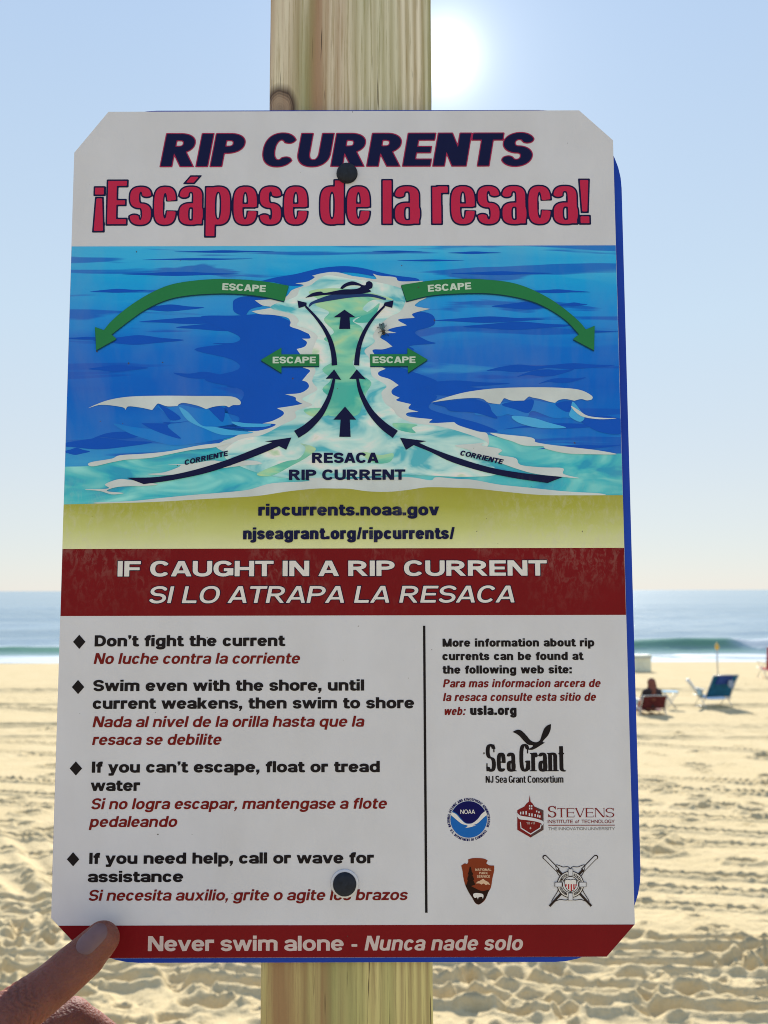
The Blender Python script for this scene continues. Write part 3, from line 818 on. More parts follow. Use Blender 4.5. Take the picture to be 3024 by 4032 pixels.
# --- bolts
M_BOLT = plain('dark_bolt', (.014, .019, .032), .6, .2, 0, .3, 300)
M_WASH = plain('washer', (.25, .26, .28), .35, .5, .8, .2, 200)
def bolt(u, v, rpx, wash, dome=.0030):
    x, s = sg(u, v); r = rpx / F_PX * D * .985
    bm = bmesh.new(); rings_ = []
    prof = [(1.0, 0), (1.0, .0010), (.93, .0018), (.75, .0024), (.5, .0028), (.25, .0030)]
    for q, h in prof:
        rings_.append([bm.verts.new((x + r * q * math.cos(2 * math.pi * k / 32), -.0006 - h * dome / .0030, s + r * q * math.sin(2 * math.pi * k / 32))) for k in range(32)])
    for a, b in zip(rings_, rings_[1:]):
        for k in range(32): bm.faces.new((a[k], a[(k + 1) % 32], b[(k + 1) % 32], b[k]))
    bm.faces.new(rings_[-1])
    o = bm_obj('bolt', bm, M_BOLT, root, True)
    bm = bmesh.new()
    a = [(1.0, -.0006), (1.13 if wash else 1.03, -.0006), (1.2 if wash else 1.05, .0)]
    rs = [[bm.verts.new((x + r * q * math.cos(2 * math.pi * k / 32), h - .0004, s + r * q * math.sin(2 * math.pi * k / 32))) for k in range(32)] for q, h in a]
    for p, q in zip(rs, rs[1:]):
        for k in range(32): bm.faces.new((p[k], p[(k + 1) % 32], q[(k + 1) % 32], q[k]))
    bm_obj('washer', bm, I_WHITE if wash else M_BOLT, o, True)
bolt(1370, 684, 42, False); bolt(1355, 3478, 45, True)

# --- inks
K = ink('black_ink', (.012, .010, .013)); NAVY = ink('navy_ink', (.008, .010, .055)); DRED = ink('dark_red_ink', (.17, .012, .011))
BAND = ink('red_band', (.18, .007, .011), .28); RED = ink('title_red', (.50, .018, .07)); TW = ink('white_ink', (.72, .70, .70))
EDGE = ink('magenta_edge', (.35, .02, .08)); GREEN = ink('arrow_green', (.02, .20, .065)); GSH = ink('arrow_shade', (.008, .05, .09))
DKOL = ink('outline_ink', (.015, .008, .03)); MINT = ink('mint_white', (.55, .68, .60)); FOAM = ink('foam_white', (.62, .69, .72), .33, .12)
GREY = ink('grey_ink', (.22, .21, .21))

def Am(x, y): return (250 + x / 1.508, 950 + y / 1.508)
def Bm(x, y): return (900 + x / 1.508, 950 + y / 1.508)
def Cm(x, y): return (1500 + x / 1.508, 950 + y / 1.508)
def Lm(x, y): return (1650 + x / 1.7463, 2750 + y / 1.7463)

def edge_x(v, left):          # photo x of the panel's straight side at height v
    x0, v0, x1, v1 = (296, 599, 200.5, 3560) if left else (2417.5, 554, 2497, 3641)
    return x0 + (x1 - x0) * (v - v0) / (v1 - v0)
def strip(name, v0, v1, layer, mat, parent, inset=1.0):
    return poly(name, [(edge_x(v0, True) + inset, v0, 1), (edge_x(v0, False) - inset, v0, 1), (edge_x(v1, False) - inset, v1, 1), (edge_x(v1, True) + inset, v1, 1)], layer, mat, parent, sm=False)

# sea picture base with its own painted gradient
pm = NT('picture_sea'); tcp = pm.n('TexCoord'); sxp = pm.n('SeparateXYZ'); pm.L(tcp.outputs['Object'], sxp.inputs[0])
zt_ = sg(1500, 968)[1]; zb_ = sg(1500, 2010)[1]
mr = pm.n('MapRange'); pm.L(sxp.outputs[2], mr.inputs[0]); mr.inputs['From Min'].default_value = zb_; mr.inputs['From Max'].default_value = zt_
sw = pm.noise(pm.coords(scale=(6, 1, 45)), 1.6, 4, .55, .6); sw2 = pm.noise(pm.coords(scale=(5, 1, 60), loc=(3, 0, 1)), 1.5, 3, .5, .8)
gz = pm.math('ADD', mr.outputs[0], pm.math('MULTIPLY', pm.math('SUBTRACT', sw, .5), .22))
seac = pm.ramp(gz, [(0.0, pc(62, 168, 196)), (0.12, pc(48, 150, 198)), (0.28, pc(8, 98, 186)), (0.45, pc(5, 86, 180)), (0.60, pc(8, 98, 188)), (0.75, pc(18, 128, 200)), (0.9, pc(22, 143, 203)), (1.0, pc(56, 158, 208))])
seac = pm.mix(pm.ramp(sw2, [(0.56, (0,) * 3), (0.60, (.75,) * 3)]), seac, pc(8, 74, 172))
seac = pm.mix(pm.ramp(sw, [(0.62, (0,) * 3), (0.70, (.35,) * 3)]), seac, pc(60, 160, 210))
glossy(pm, pm.coords()); I_SEA = pm.base(wear_and_sheen(pm, seac), .28, .14)
pic = strip('sea_picture', 968, 2060, 1, I_SEA, root)
# painted sand, going from olive to pale green
qm = NT('picture_sand'); tq = qm.n('TexCoord'); sq = qm.n('SeparateXYZ'); qm.L(tq.outputs['Object'], sq.inputs[0])
mq = qm.n('MapRange'); qm.L(sq.outputs[2], mq.inputs[0]); mq.inputs['From Min'].default_value = sg(1500, 2159)[1]; mq.inputs['From Max'].default_value = sg(1500, 1930)[1]
qc = qm.ramp(qm.math('ADD', mq.outputs[0], qm.math('MULTIPLY', qm.math('SUBTRACT', qm.noise(qm.coords(scale=(1, 1, 3)), 25, 3), .5), .25)), [(0.0, pc(190, 194, 150)), (0.35, pc(172, 177, 112)), (0.7, pc(148, 150, 62)), (1.0, pc(140, 139, 48))])
glossy(qm, qm.coords()); I_PSAND = qm.base(wear_and_sheen(qm, qc, 1.6), .28, .14)
sand_edge = [Am(0, 1560), Am(300, 1552), Am(550, 1545), Am(850, 1528), Am(1140, 1512), Am(1330, 1485), Am(1500, 1468), Bm(640, 1468), Bm(720, 1470), Bm(830, 1485), Bm(950, 1488), Bm(1060, 1478), Bm(1180, 1462), Bm(1330, 1464), Cm(560, 1470), Cm(700, 1485), Cm(940, 1508), Cm(1160, 1511), Cm(1420, 1511)]
se = [(edge_x(1984, True) + 1, 1984, 1)] + sand_edge[1:-1] + [(edge_x(1952, False) - 1, 1952, 1)]
poly('sand_strip', se + [(edge_x(2159, False) - 1, 2159, 1), (edge_x(2159, True) + 1, 2159, 1)], 5, I_PSAND, pic)
# shallow teal water
def paint(name, stops, sc_, st_=(1, 1, 2.6)):
    m = NT(name); f = m.noise(m.coords(scale=st_), sc_, 3, .5, .9); glossy(m, m.coords())
    return m.base(wear_and_sheen(m, m.ramp(f, stops)), .28, .14)
I_TEAL = paint('picture_teal', [(0.38, pc(38, 140, 175)), (0.46, pc(58, 165, 180)), (0.56, pc(96, 180, 186)), (0.68, pc(130, 200, 200))], 26)
I_RIP = paint('picture_rip', [(0.36, pc(70, 160, 178)), (0.44, pc(140, 190, 195)), (0.54, pc(172, 206, 208)), (0.64, pc(205, 222, 222)), (0.72, pc(160, 190, 160))], 34)
I_GREEN = paint('picture_green', [(0.36, pc(60, 160, 150)), (0.5, pc(120, 186, 160)), (0.62, pc(160, 192, 150)), (0.72, pc(60, 150, 185))], 30)
I_DEEP = ink('picture_deep', pc(7, 72, 170)); I_MID = ink('picture_mid', pc(14, 108, 190)); I_LT = ink('picture_light', pc(58, 150, 205))
up_l = [(edge_x(1830, True) + 1, 1835, 1), Am(150, 1330), Am(260, 1300), Am(340, 1275), Am(500, 1262), Am(640, 1247), Am(800, 1218), Am(940, 1192), Am(990, 1165)]
poly('shallow_water', up_l + [Bm(400, 1100), Bm(1000, 1100), Bm(1300, 1080), Cm(560, 1130), Cm(720, 1170), Cm(900, 1210), Cm(1100, 1240), Cm(1300, 1262), (edge_x(1790, False) - 1, 1788, 1), (edge_x(1970, False) - 1, 1970, 1), Cm(700, 1500), Bm(700, 1490), Am(900, 1540), (edge_x(1990, True) + 1, 1990, 1)], 2, I_TEAL, pic)
# deep blue brush strokes
deep = []
def streak(mapf, x, y, w, h, sk=0):
    deep.append([mapf(x - w, y + sk), mapf(x - w * .5, y - h * .5), mapf(x, y - h), mapf(x + w * .5, y - h * .45 - sk * .3), mapf(x + w, y - sk), mapf(x + w * .4, y + h * .55), mapf(x - w * .1, y + h * .9), mapf(x - w * .6, y + h * .5)])
for (x, y, w_, h, k) in ((800, 105, 330, 7, 3), (700, 192, 350, 13, 0), (330, 292, 170, 12, 5), (640, 395, 200, 22, 3), (800, 470, 350, 22, 6), (1000, 505, 330, 30, 4), (150, 573, 150, 9, 0), (450, 585, 270, 30, 0),
                       (1100, 608, 210, 9, -4), (330, 752, 180, 22, 3), (840, 795, 185, 22, -16), (1020, 862, 50, 8, -3), (230, 1200, 300, 36, 8), (80, 1245, 80, 22, 0), (960, 60, 300, 8, 0), (350, 1150, 200, 22, 30)): streak(Am, x, y, w_, h, k)
for (x, y, w_, h, k) in ((720, 192, 300, 12, 0), (1050, 300, 200, 12, -5), (880, 385, 220, 24, 3), (1150, 378, 80, 12, 0), (650, 468, 330, 20, 4), (820, 505, 330, 26, 3), (1280, 540, 150, 6, 0), (820, 758, 190, 24, 12), (1150, 745, 240, 18, 5), (980, 785, 170, 22, 22),
                       (1080, 830, 140, 16, 18), (440, 850, 330, 22, 4), (420, 885, 270, 36, -3), (300, 115, 200, 6, 0), (560, 70, 160, 8, 0), (100, 62, 150, 6, 0), (1080, 1100, 350, 16, 18), (1340, 1070, 150, 30, 6), (1180, 1225, 250, 14, 12)): streak(Cm, x, y, w_, h, k)
poly('dark_stroke', deep, 2, I_DEEP, pic)
# dark water hugging both sides of the rip
poly('dark_stroke', [[Bm(-160, 445), Bm(40, 440), Bm(250, 432), Bm(380, 480), Bm(470, 540), Bm(520, 620), Bm(520, 760), Bm(490, 850), Bm(430, 930), Bm(420, 1010), Bm(320, 1080), Bm(180, 1130), Bm(20, 1140), Bm(-100, 1110), Bm(40, 1080), Bm(60, 1040), Bm(-60, 1000), Bm(60, 960), Bm(80, 880), Bm(-140, 820), Bm(60, 760), Bm(20, 700), Bm(-200, 640), Bm(40, 600), Bm(60, 560), Bm(-80, 500)],
     [Bm(1000, 470), Bm(1120, 420), Bm(1215, 440), Bm(1220, 500), Bm(1110, 540), Bm(1180, 590), Bm(1230, 608), Bm(1080, 622), Bm(1100, 650), Bm(960, 720), Bm(1080, 770), Bm(1250, 840), Bm(1120, 885), Bm(1240, 920), Bm(1190, 990), Bm(1330, 1040), Bm(1480, 1080), Bm(1600, 1130), Bm(1500, 1130), Bm(1380, 1100), Bm(1150, 1060), Bm(1000, 980), Bm(930, 880), Bm(840, 760), Bm(820, 640), Bm(900, 540)],
     [Bm(150, 250), Bm(280, 215), Bm(400, 195), Bm(470, 178), Bm(560, 158), Bm(690, 148), Bm(800, 160), Bm(900, 185), Bm(1000, 205), Bm(1130, 225), Bm(1100, 260), Bm(900, 215), Bm(700, 185), Bm(520, 215), Bm(440, 260), Bm(360, 262), Bm(250, 240)],
     [Bm(40, 345), Bm(110, 325), Bm(240, 330), Bm(260, 370), Bm(140, 400), Bm(100, 440), Bm(40, 420), Bm(30, 380)]], 3, I_DEEP, pic)
# foam: white outer shape, paler inside, green middle
foamL = [(560, 190), (500, 205, 1), (515, 215), (470, 240), (400, 250, 1), (450, 262), (380, 290), (330, 335), (160, 350, 1), (205, 380), (260, 392), (140, 415, 1), (190, 432), (260, 436), (350, 452), (372, 480), (370, 505), (425, 525), (480, 550, 1), (488, 576), (440, 578, 1), (468, 598), (455, 625), (408, 640, 1), (425, 665), (455, 700), (430, 740),
         (485, 765), (470, 790), (440, 826, 1), (470, 838), (478, 868), (430, 900), (340, 908, 1), (398, 925), (405, 945), (442, 965, 1), (380, 977), (290, 990, 1), (328, 1012), (322, 1035), (262, 1066), (205, 1080, 1), (282, 1086), (245, 1108), (180, 1124), (100, 1132), (20, 1168), (-40, 1190)]
foamR = [(1540, 1150), (1480, 1130), (1375, 1097), (1340, 1075, 1), (1200, 1080), (1212, 1058, 1), (1075, 1042), (1062, 1020), (1130, 1013, 1), (1072, 995), (1085, 968, 1), (1000, 946), (1018, 930, 1), (975, 908), (974, 882), (1012, 855, 1), (960, 820), (900, 800), (893, 778), (935, 758, 1), (880, 730), (880, 690), (858, 646), (920, 642), (976, 626, 1), (940, 596), (905, 572), (930, 550), (1000, 545, 1), (950, 530), (985, 514), (1062, 500, 1),
         (1010, 466), (1108, 456, 1), (1098, 430), (1200, 403, 1), (1112, 386), (1132, 360, 1), (1180, 330), (1100, 300), (1160, 236, 1), (1060, 240), (1010, 235), (992, 214), (900, 205), (860, 193, 1), (880, 225), (800, 215), (740, 207, 1), (640, 183)]
poly('foam', foamL + [(-60, 1230), (200, 1330), (600, 1360), (1100, 1330), (1500, 1250)] + foamR, 4, FOAM, pic, mapper=Bm)
poly('foam_shade', [(600, 202), (540, 225), (490, 262), (430, 280), (400, 330), (280, 372), (260, 400), (380, 432), (420, 470), (410, 500), (470, 520), (530, 560), (520, 600), (500, 650), (500, 690), (500, 730), (520, 770), (500, 830), (530, 880), (470, 915), (440, 940), (500, 970), (450, 990), (400, 1010), (400, 1050), (320, 1090), (200, 1150), (60, 1180), (-30, 1260), (60, 1330), (300, 1400), (700, 1400), (1100, 1390), (1400, 1400), (1600, 1380), (1500, 1270), (1540, 1200), (1400, 1140), (1250, 1100), (1100, 1080), (1010, 1040), (980, 1000), (930, 960), (910, 900), (940, 860), (880, 820), (850, 790), (840, 700), (810, 650), (870, 600), (860, 560), (900, 500), (960, 450), (1020, 420), (1050, 370), (1060, 300), (960, 260), (860, 240), (740, 225)], 5, I_RIP, pic, mapper=Bm)
poly('foam_shade', [[(480, 300), (600, 280), (760, 290), (900, 320), (980, 350), (860, 350), (800, 400), (830, 430), (740, 470), (800, 520), (770, 600), (790, 650), (740, 720), (790, 790), (850, 840), (820, 900), (800, 960), (770, 1030), (680, 1040), (600, 1035), (560, 1000), (610, 940), (560, 880), (610, 820), (560, 760), (640, 700), (620, 620), (570, 580), (630, 540), (570, 470), (600, 420), (520, 380), (540, 350)],
                   [(430, 1200), (460, 1230), (420, 1290), (330, 1310), (170, 1380), (260, 1390), (380, 1330), (470, 1280), (520, 1230)], [(800, 1250), (900, 1270), (980, 1260), (960, 1310), (880, 1320), (820, 1290)], [(980, 1080), (1120, 1090), (1090, 1110), (1110, 1140), (1010, 1120)], [(450, 1000), (560, 990), (600, 1030), (500, 1040)], [(900, 370), (860, 400), (800, 440), (750, 480), (840, 480), (880, 430)]], 6, I_GREEN, pic, mapper=Bm)
for (lst, mp2) in (([[(150, 1325), (170, 1308), (290, 1288), (340, 1268), (500, 1258), (640, 1243), (800, 1212), (900, 1200), (1000, 1195), (900, 1222), (760, 1238), (620, 1265), (520, 1284), (380, 1294), (280, 1312), (185, 1333)],
                     [(130, 1470), (270, 1465), (250, 1440), (330, 1410), (400, 1415), (560, 1440), (480, 1450), (330, 1455), (260, 1480), (360, 1492), (290, 1500), (220, 1480)],
                     [(500, 1380), (600, 1370), (700, 1330), (620, 1325), (760, 1318), (900, 1300), (1000, 1330), (900, 1330), (1100, 1300), (1180, 1320), (1060, 1332), (900, 1352), (640, 1385)]], Am),
                   ([[(650, 1140), (740, 1150), (880, 1165), (915, 1180), (920, 1195), (1000, 1210), (1150, 1228), (1290, 1245), (1400, 1268), (1250, 1268), (1100, 1262), (980, 1235), (960, 1220), (850, 1215), (780, 1190), (700, 1165)],
                     [(440, 1215), (540, 1205), (610, 1200), (600, 1215), (690, 1230), (720, 1245), (700, 1270), (800, 1290), (830, 1330), (960, 1345), (1080, 1350), (1085, 1385), (1180, 1410), (1060, 1400), (900, 1380), (740, 1330), (640, 1290), (560, 1270), (520, 1240)],
                     [(1400, 1055), (1320, 1052), (1230, 1040), (1180, 1010), (1130, 980), (1150, 1010), (1200, 1045), (1300, 1060)]], Cm)):
    poly('foam', lst, 7, FOAM, pic, mapper=mp2)
# surf band along the sand
surf_top = [Am(190, 1548), Am(400, 1540), Am(600, 1520), Am(760, 1505), Am(950, 1490), Am(1100, 1474), Am(1240, 1436), Am(1450, 1424), Bm(480, 1402), Bm(620, 1408), Bm(700, 1412), Bm(900, 1402), Bm(1080, 1402), Bm(1200, 1420), Cm(330, 1402), Cm(450, 1412), Cm(550, 1418), Cm(700, 1446), Cm(870, 1464), Cm(1100, 1488), Cm(1300, 1500)]
surf_bot = [Cm(1300, 1512), Cm(940, 1512), Cm(700, 1492), Bm(1330, 1472), Bm(1180, 1472), Bm(950, 1495), Bm(830, 1493), Bm(700, 1480), Am(1500, 1478), Am(1140, 1520), Am(850, 1535), Am(550, 1550), Am(250, 1556)]
# the surf band lies between the painted sand and the water
poly('foam', surf_top + surf_bot, 4.5, FOAM, pic)
# rollers left and right
waveL = [(150, 988, 1), (200, 965), (280, 938), (400, 920), (600, 915), (800, 917), (960, 918), (1020, 925), (1053, 948), (1050, 970), (1010, 972), (985, 985, 1), (960, 975), (900, 980), (850, 995, 1), (800, 975), (720, 958), (690, 965), (680, 976, 1), (620, 978), (570, 962), (558, 965, 1), (530, 1000, 1), (460, 985), (390, 978), (372, 998, 1), (350, 982), (230, 968)]
waveR = [(300, 958, 1), (400, 925), (520, 895), (680, 876), (860, 870), (1050, 872), (1180, 885), (1250, 918), (1255, 940), (1225, 948), (1190, 940), (1150, 950, 1), (1100, 940), (1060, 945), (1035, 962, 1), (1000, 955), (950, 940), (900, 930), (880, 925), (852, 948, 1), (780, 948), (740, 935), (730, 936, 1), (708, 970, 1), (640, 960), (610, 940), (560, 932), (450, 938)]
poly('wave_crest', waveL, 5, FOAM, pic, mapper=Am); poly('wave_crest', waveR, 5, FOAM, pic, mapper=Cm)
poly('wave_shade', [[(560, 975), (620, 985), (700, 970), (800, 990), (870, 990), (960, 980), (990, 1040), (1040, 1100), (1150, 1130), (980, 1165), (700, 1210), (560, 1190), (400, 1140), (300, 1080), (420, 1100), (560, 1110), (640, 1060)]], 3, I_MID, pic, mapper=Am)
poly('wave_shade', [[(400, 990), (500, 1010), (560, 1060), (640, 1080), (760, 1065), (620, 1090), (700, 1170), (540, 1120), (430, 1050)], [(570, 970), (640, 1000), (700, 1050), (640, 1060), (600, 1010)], [(870, 990), (955, 985), (950, 1070), (910, 1040), (880, 1010)]], 4, I_DEEP, pic, mapper=Am)
poly('wave_shade', [[(690, 985), (740, 1010), (820, 1090), (900, 1100), (1000, 1120), (1130, 1135), (960, 1150), (840, 1110), (740, 1060)], [(1000, 1070), (1100, 1080), (1230, 1085), (1200, 1100), (1060, 1100)]], 5, I_LT, pic, mapper=Am)
poly('wave_shade', [[(640, 970), (780, 955), (900, 945), (1000, 960), (1140, 955), (1150, 1010), (1230, 1040), (1400, 1060), (1420, 1080), (1200, 1060), (1100, 1050), (1020, 1050), (900, 1010), (860, 1060), (760, 1030), (700, 1040), (560, 1030), (600, 1000)]], 3, I_MID, pic, mapper=Cm)
poly('wave_shade', [[(310, 962), (450, 945), (560, 940), (640, 970), (660, 1010), (690, 1055), (560, 1020), (420, 1010), (380, 985)], [(720, 970), (860, 945), (910, 950), (880, 1020), (800, 1000)], [(1040, 965), (1140, 955), (1120, 1015), (1070, 1000)], [(1180, 1045), (1430, 1058), (1430, 1145), (1300, 1135), (1200, 1080)]], 4, I_DEEP, pic, mapper=Cm)
poly('wave_shade', [[(1140, 955), (1180, 1000), (1210, 1050), (1180, 1075), (1120, 1040), (1130, 1000)], [(780, 1040), (900, 1050), (1000, 1080), (1100, 1110), (940, 1110), (820, 1080)]], 5, I_LT, pic, mapper=Cm)

# arrows
arcL = [(1342, 265, 1), (1200, 240), (1050, 227), (900, 225), (760, 236), (640, 258), (540, 298), (440, 355), (350, 420), (285, 478), (245, 526, 1), (193, 507, 1), (200, 645, 1), (320, 578, 1), (290, 552, 1), (400, 468), (500, 400), (620, 347), (740, 322), (900, 311), (1050, 313), (1200, 331), (1315, 357, 1)]
arcR = [(123, 262, 1), (300, 236), (450, 226), (600, 229), (760, 246), (880, 282), (1000, 342), (1100, 412), (1180, 482), (1218, 528, 1), (1271, 506, 1), (1267, 652, 1), (1142, 585, 1), (1178, 556, 1), (1105, 478), (1010, 412), (900, 360), (750, 325), (600, 311), (400, 316), (280, 328), (155, 358, 1)]
sL = [(1522, 672, 1), (1298, 672, 1), (1298, 632, 1), (1175, 705, 1), (1298, 782, 1), (1298, 742, 1), (1522, 742, 1)]
sR = [(843, 672, 1), (1065, 672, 1), (1065, 634, 1), (1185, 705, 1), (1068, 782, 1), (1068, 742, 1), (845, 742, 1)]
for pts, mp2 in ((arcL, Am), (arcR, Cm), (sL, Am), (sR, Bm)):
    poly('escape_arrow', pts, 9, GREEN, pic, mapper=mp2)
    poly('arrow_shadow', [(p[0] - 1, p[1] + 7) + tuple(p[2:]) for p in pts], 8, GSH, pic, mapper=mp2)
def stroke_poly(pts, wds):
    n = len(pts); P = [np.array(p, float) for p in pts]; L_, R_ = [], []
    for i in range(n):
        d = P[min(n - 1, i + 1)] - P[max(0, i - 1)]; d /= np.hypot(*d); nn = np.array((-d[1], d[0])) * wds[i] / 2
        L_.append(tuple(P[i] + nn)); R_.append(tuple(P[i] - nn))
    return L_, R_
def curved_arrow(pts, wds, head, mapf):
    """head: (tip, wing left of travel, wing right)"""
    L_, R_ = stroke_poly(pts, wds)
    c = lambda p: (p[0], p[1], 1)
    g = [c(L_[0])] + L_[1:-1] + [c(L_[-1]), c(head[1]), c(head[0]), c(head[2]), c(R_[-1])] + R_[1:-1][::-1] + [c(R_[0])]
    poly('current_arrow', g, 9, NAVY, pic, mapper=mapf)
curved_arrow([(632, 738), (628, 680), (610, 600), (575, 525), (520, 450), (462, 388)], [33, 30, 27, 22, 16, 12], ((413, 353), (420, 398), (468, 366)), Bm)
curved_arrow([(763, 738), (768, 680), (782, 610), (815, 530), (865, 455), (928, 388)], [31, 29, 26, 22, 16, 12], ((983, 353), (930, 366), (975, 398)), Bm)
curved_arrow([(405, 1147), (470, 1105), (545, 1030), (590, 950), (615, 880), (629, 818)], [50, 46, 36, 28, 22, 16], ((630, 762), (672, 824), (580, 818)), Bm)
curved_arrow([(992, 1148), (920, 1095), (850, 1020), (805, 940), (780, 875), (768, 818)], [52, 46, 36, 28, 22, 16], ((764, 762), (819, 822), (720, 818)), Bm)
for g in ([(692, 408), (758, 453), (722, 453), (726, 522), (660, 522), (668, 453), (627, 453)], [(694, 982), (760, 1060), (722, 1060), (727, 1162), (660, 1162), (668, 1060), (625, 1060)]):
    poly('current_arrow', g, 9, NAVY, pic, sm=False, mapper=Bm)
poly('current_arrow', [(380, 1402, 1), (560, 1397), (740, 1366), (950, 1305), (1150, 1228), (1242, 1193, 1), (1198, 1188, 1), (1356, 1165, 1), (1325, 1238, 1), (1282, 1216, 1), (1200, 1252), (1050, 1310), (850, 1375), (640, 1418), (480, 1440, 1)], 9, NAVY, pic, mapper=Am)
poly('current_arrow', [(115, 1168, 1), (273, 1188, 1), (228, 1198, 1), (300, 1230), (450, 1285), (650, 1345), (850, 1380), (1080, 1403, 1), (990, 1438, 1), (800, 1410), (600, 1368), (420, 1312), (290, 1250), (196, 1212, 1), (150, 1240, 1)], 9, NAVY, pic, mapper=Cm)
# swimmer
I_SWB = ink('swimmer_blue', srgb(34, 62, 118))
poly('swimmer', [(478, 395, 1), (492, 365), (560, 335), (620, 318), (700, 312), (800, 312), (870, 318), (938, 340, 1), (930, 350), (850, 332), (740, 335), (620, 352), (560, 362), (510, 372)], 8, I_SWB, pic, mapper=Bm)
poly('swimmer', [(460, 337, 1), (480, 322), (505, 308), (550, 300), (575, 308), (640, 296), (690, 288), (760, 285), (790, 270), (750, 262), (710, 268), (680, 286, 1), (668, 280), (690, 256), (735, 240), (775, 250), (800, 262), (818, 262), (822, 246), (840, 239), (858, 252), (856, 278), (838, 288), (850, 300), (800, 312), (720, 318), (640, 318), (560, 322), (500, 330)], 9, NAVY, pic, mapper=Bm)

# --- bands
strip('red_band', 2159, 2423, 1, BAND, root)
poly('red_band', [(227, 3642, 1), (2496, 3642, 1), (2385.5, 3768.5, 1), (346, 3770, 1)], 1, BAND, root, sm=False)
# --- titles
T = lambda *a, **k: lettering(*a, **k)
T('RIP', TITLE, 634, 974, 655, 130, NAVY, 3, root, shear=.17, res=44, iso=-.012, ol=.03, olmat=EDGE)
T('CURRENTS', TITLE, 1028, 2116, 655, 130, NAVY, 3, root, shear=.17, res=44, iso=-.012, ol=.03, olmat=EDGE)
T('¡Escápese', IMPACT, 371, 1216, 884, 176, RED, 3, root, res=52, iso=-.018, ol=.036, olmat=NAVY)
T('de', IMPACT, 1261, 1462, 884, 176, RED, 3, root, res=52, iso=-.018, ol=.036, olmat=NAVY)
T('la', IMPACT, 1507, 1656, 884, 176, RED, 3, root, res=52, iso=-.018, ol=.036, olmat=NAVY)
T('resaca!', IMPACT, 1703, 2327, 884, 176, RED, 3, root, res=52, iso=-.018, ol=.036, olmat=NAVY)
T('IF CAUGHT IN A RIP CURRENT', WIDE, 463, 2154, 2268, 61, TW, 3, root, res=30, iso=-.005, ol=.05, olmat=DKOL)
T('SI LO ATRAPA LA RESACA', WIDEB, 583, 2039, 2373, 66, TW, 3, root, shear=.2, res=30, ol=.05, olmat=DKOL)
# --- picture words
T('ESCAPE', BLACK, 878, 1049, 1142, 27, MINT, 10, pic, y1=1151, res=20)
T('ESCAPE', BLACK, 1688, 1858, 1151, 27, MINT, 10, pic, y1=1141, res=20)
T('ESCAPE', BLACK, 1076, 1246, 1431, 26, MINT, 10, pic, res=20)
T('ESCAPE', BLACK, 1469, 1638, 1431, 26, MINT, 10, pic, res=20)
T('CORRIENTE', BLACK, 729, 903, 1831, 20, NAVY, 10, pic, y1=1793, shear=.2, res=18)
T('CORRIENTE', BLACK, 1810, 1981, 1793, 20, NAVY, 10, pic, y1=1831, shear=.2, res=18)
T('RESACA', BLACK, 1230, 1492, 1823, 40, NAVY, 10, pic)
T('RIP CURRENT', BLACK, 1139, 1597, 1890, 41, NAVY, 10, pic)
T('ripcurrents.noaa.gov', BLACK, 1018, 1730, 2030, 46, NAVY, 10, pic)
T('njseagrant.org/ripcurrents/', BLACK, 958, 1790, 2123, 46, NAVY, 10, pic)
# --- left column
for txt, x0, x1, yb in (("Don't fight the current", 372, 1120, 2543), ("Swim even with the shore, until", 366, 1433, 2719), ("current weakens, then swim to shore", 364, 1630, 2789),
                        ("If you can't escape, float or tread", 360, 1494, 3040), ("water", 355, 550, 3112), ("If you need help, call or wave for", 349, 1470, 3399), ("assistance", 343, 719, 3471)):
    T(txt, BLACK, x0, x1, yb, 44, K, 2, root)
for txt, x0, x1, yb in (("No luche contra la corriente", 368, 1186, 2612), ("Nada al nivel de la orilla hasta que la", 363, 1438, 2861), ("resaca se debilite", 361, 876, 2931),
                        ("Si no logra escapar, mantengase a flote", 355, 1527, 3184), ("pedaleando", 350, 701, 3254), ("Si necesita auxilio, grite o agite los brazos", 344, 1608, 3544)):
    T(txt, BOLD, x0, x1, yb, 43, DRED, 2, root, shear=.2)
for cx, cy in ((312, 2524.6), (307, 2702.5), (297.6, 3023), (286, 3380.5)):
    poly('bullet_mark', [(cx - 24.5, cy), (cx, cy - 28), (cx + 24.5, cy), (cx, cy + 28)], 2, K, root, sm=False)
poly('divider_line', [(1665, 2464), (1674.5, 2464), (1681, 3594), (1671, 3594)], 2, K, root, sm=False)
TP = ink('footer_ink', (.56, .46, .45))
T('Never swim alone', BOLD, 580, 1350, 3742, 58, TP, 2, root, res=30, iso=.01)
T('-', BOLD, 1381, 1404, 3742, 58, TP, 2, root)
T('Nunca nade solo', BOLD, 1432, 2063, 3742, 58, TP, 2, root, shear=.2, res=30)
# --- right column
for txt, x0, x1, yb in (("More information about rip", 1742, 2340, 2547), ("currents can be found at", 1741, 2295, 2600), ("the following web site:", 1742, 2251, 2653)):
    T(txt, BLACK, x0, x1, yb, 32, K, 2, root, res=22)
for txt, x0, x1, yb in (("Para mas informacion arcera de", 1743, 2368, 2707), ("la resaca consulte esta sitio de", 1743, 2350, 2761), ("web:", 1745, 1835, 2816)):
    T(txt, BOLD, x0, x1, yb, 32, DRED, 2, root, shear=.2, res=22)
T('usla.org', BLACK, 1850, 2033, 2816, 37, K, 2, root, res=22)

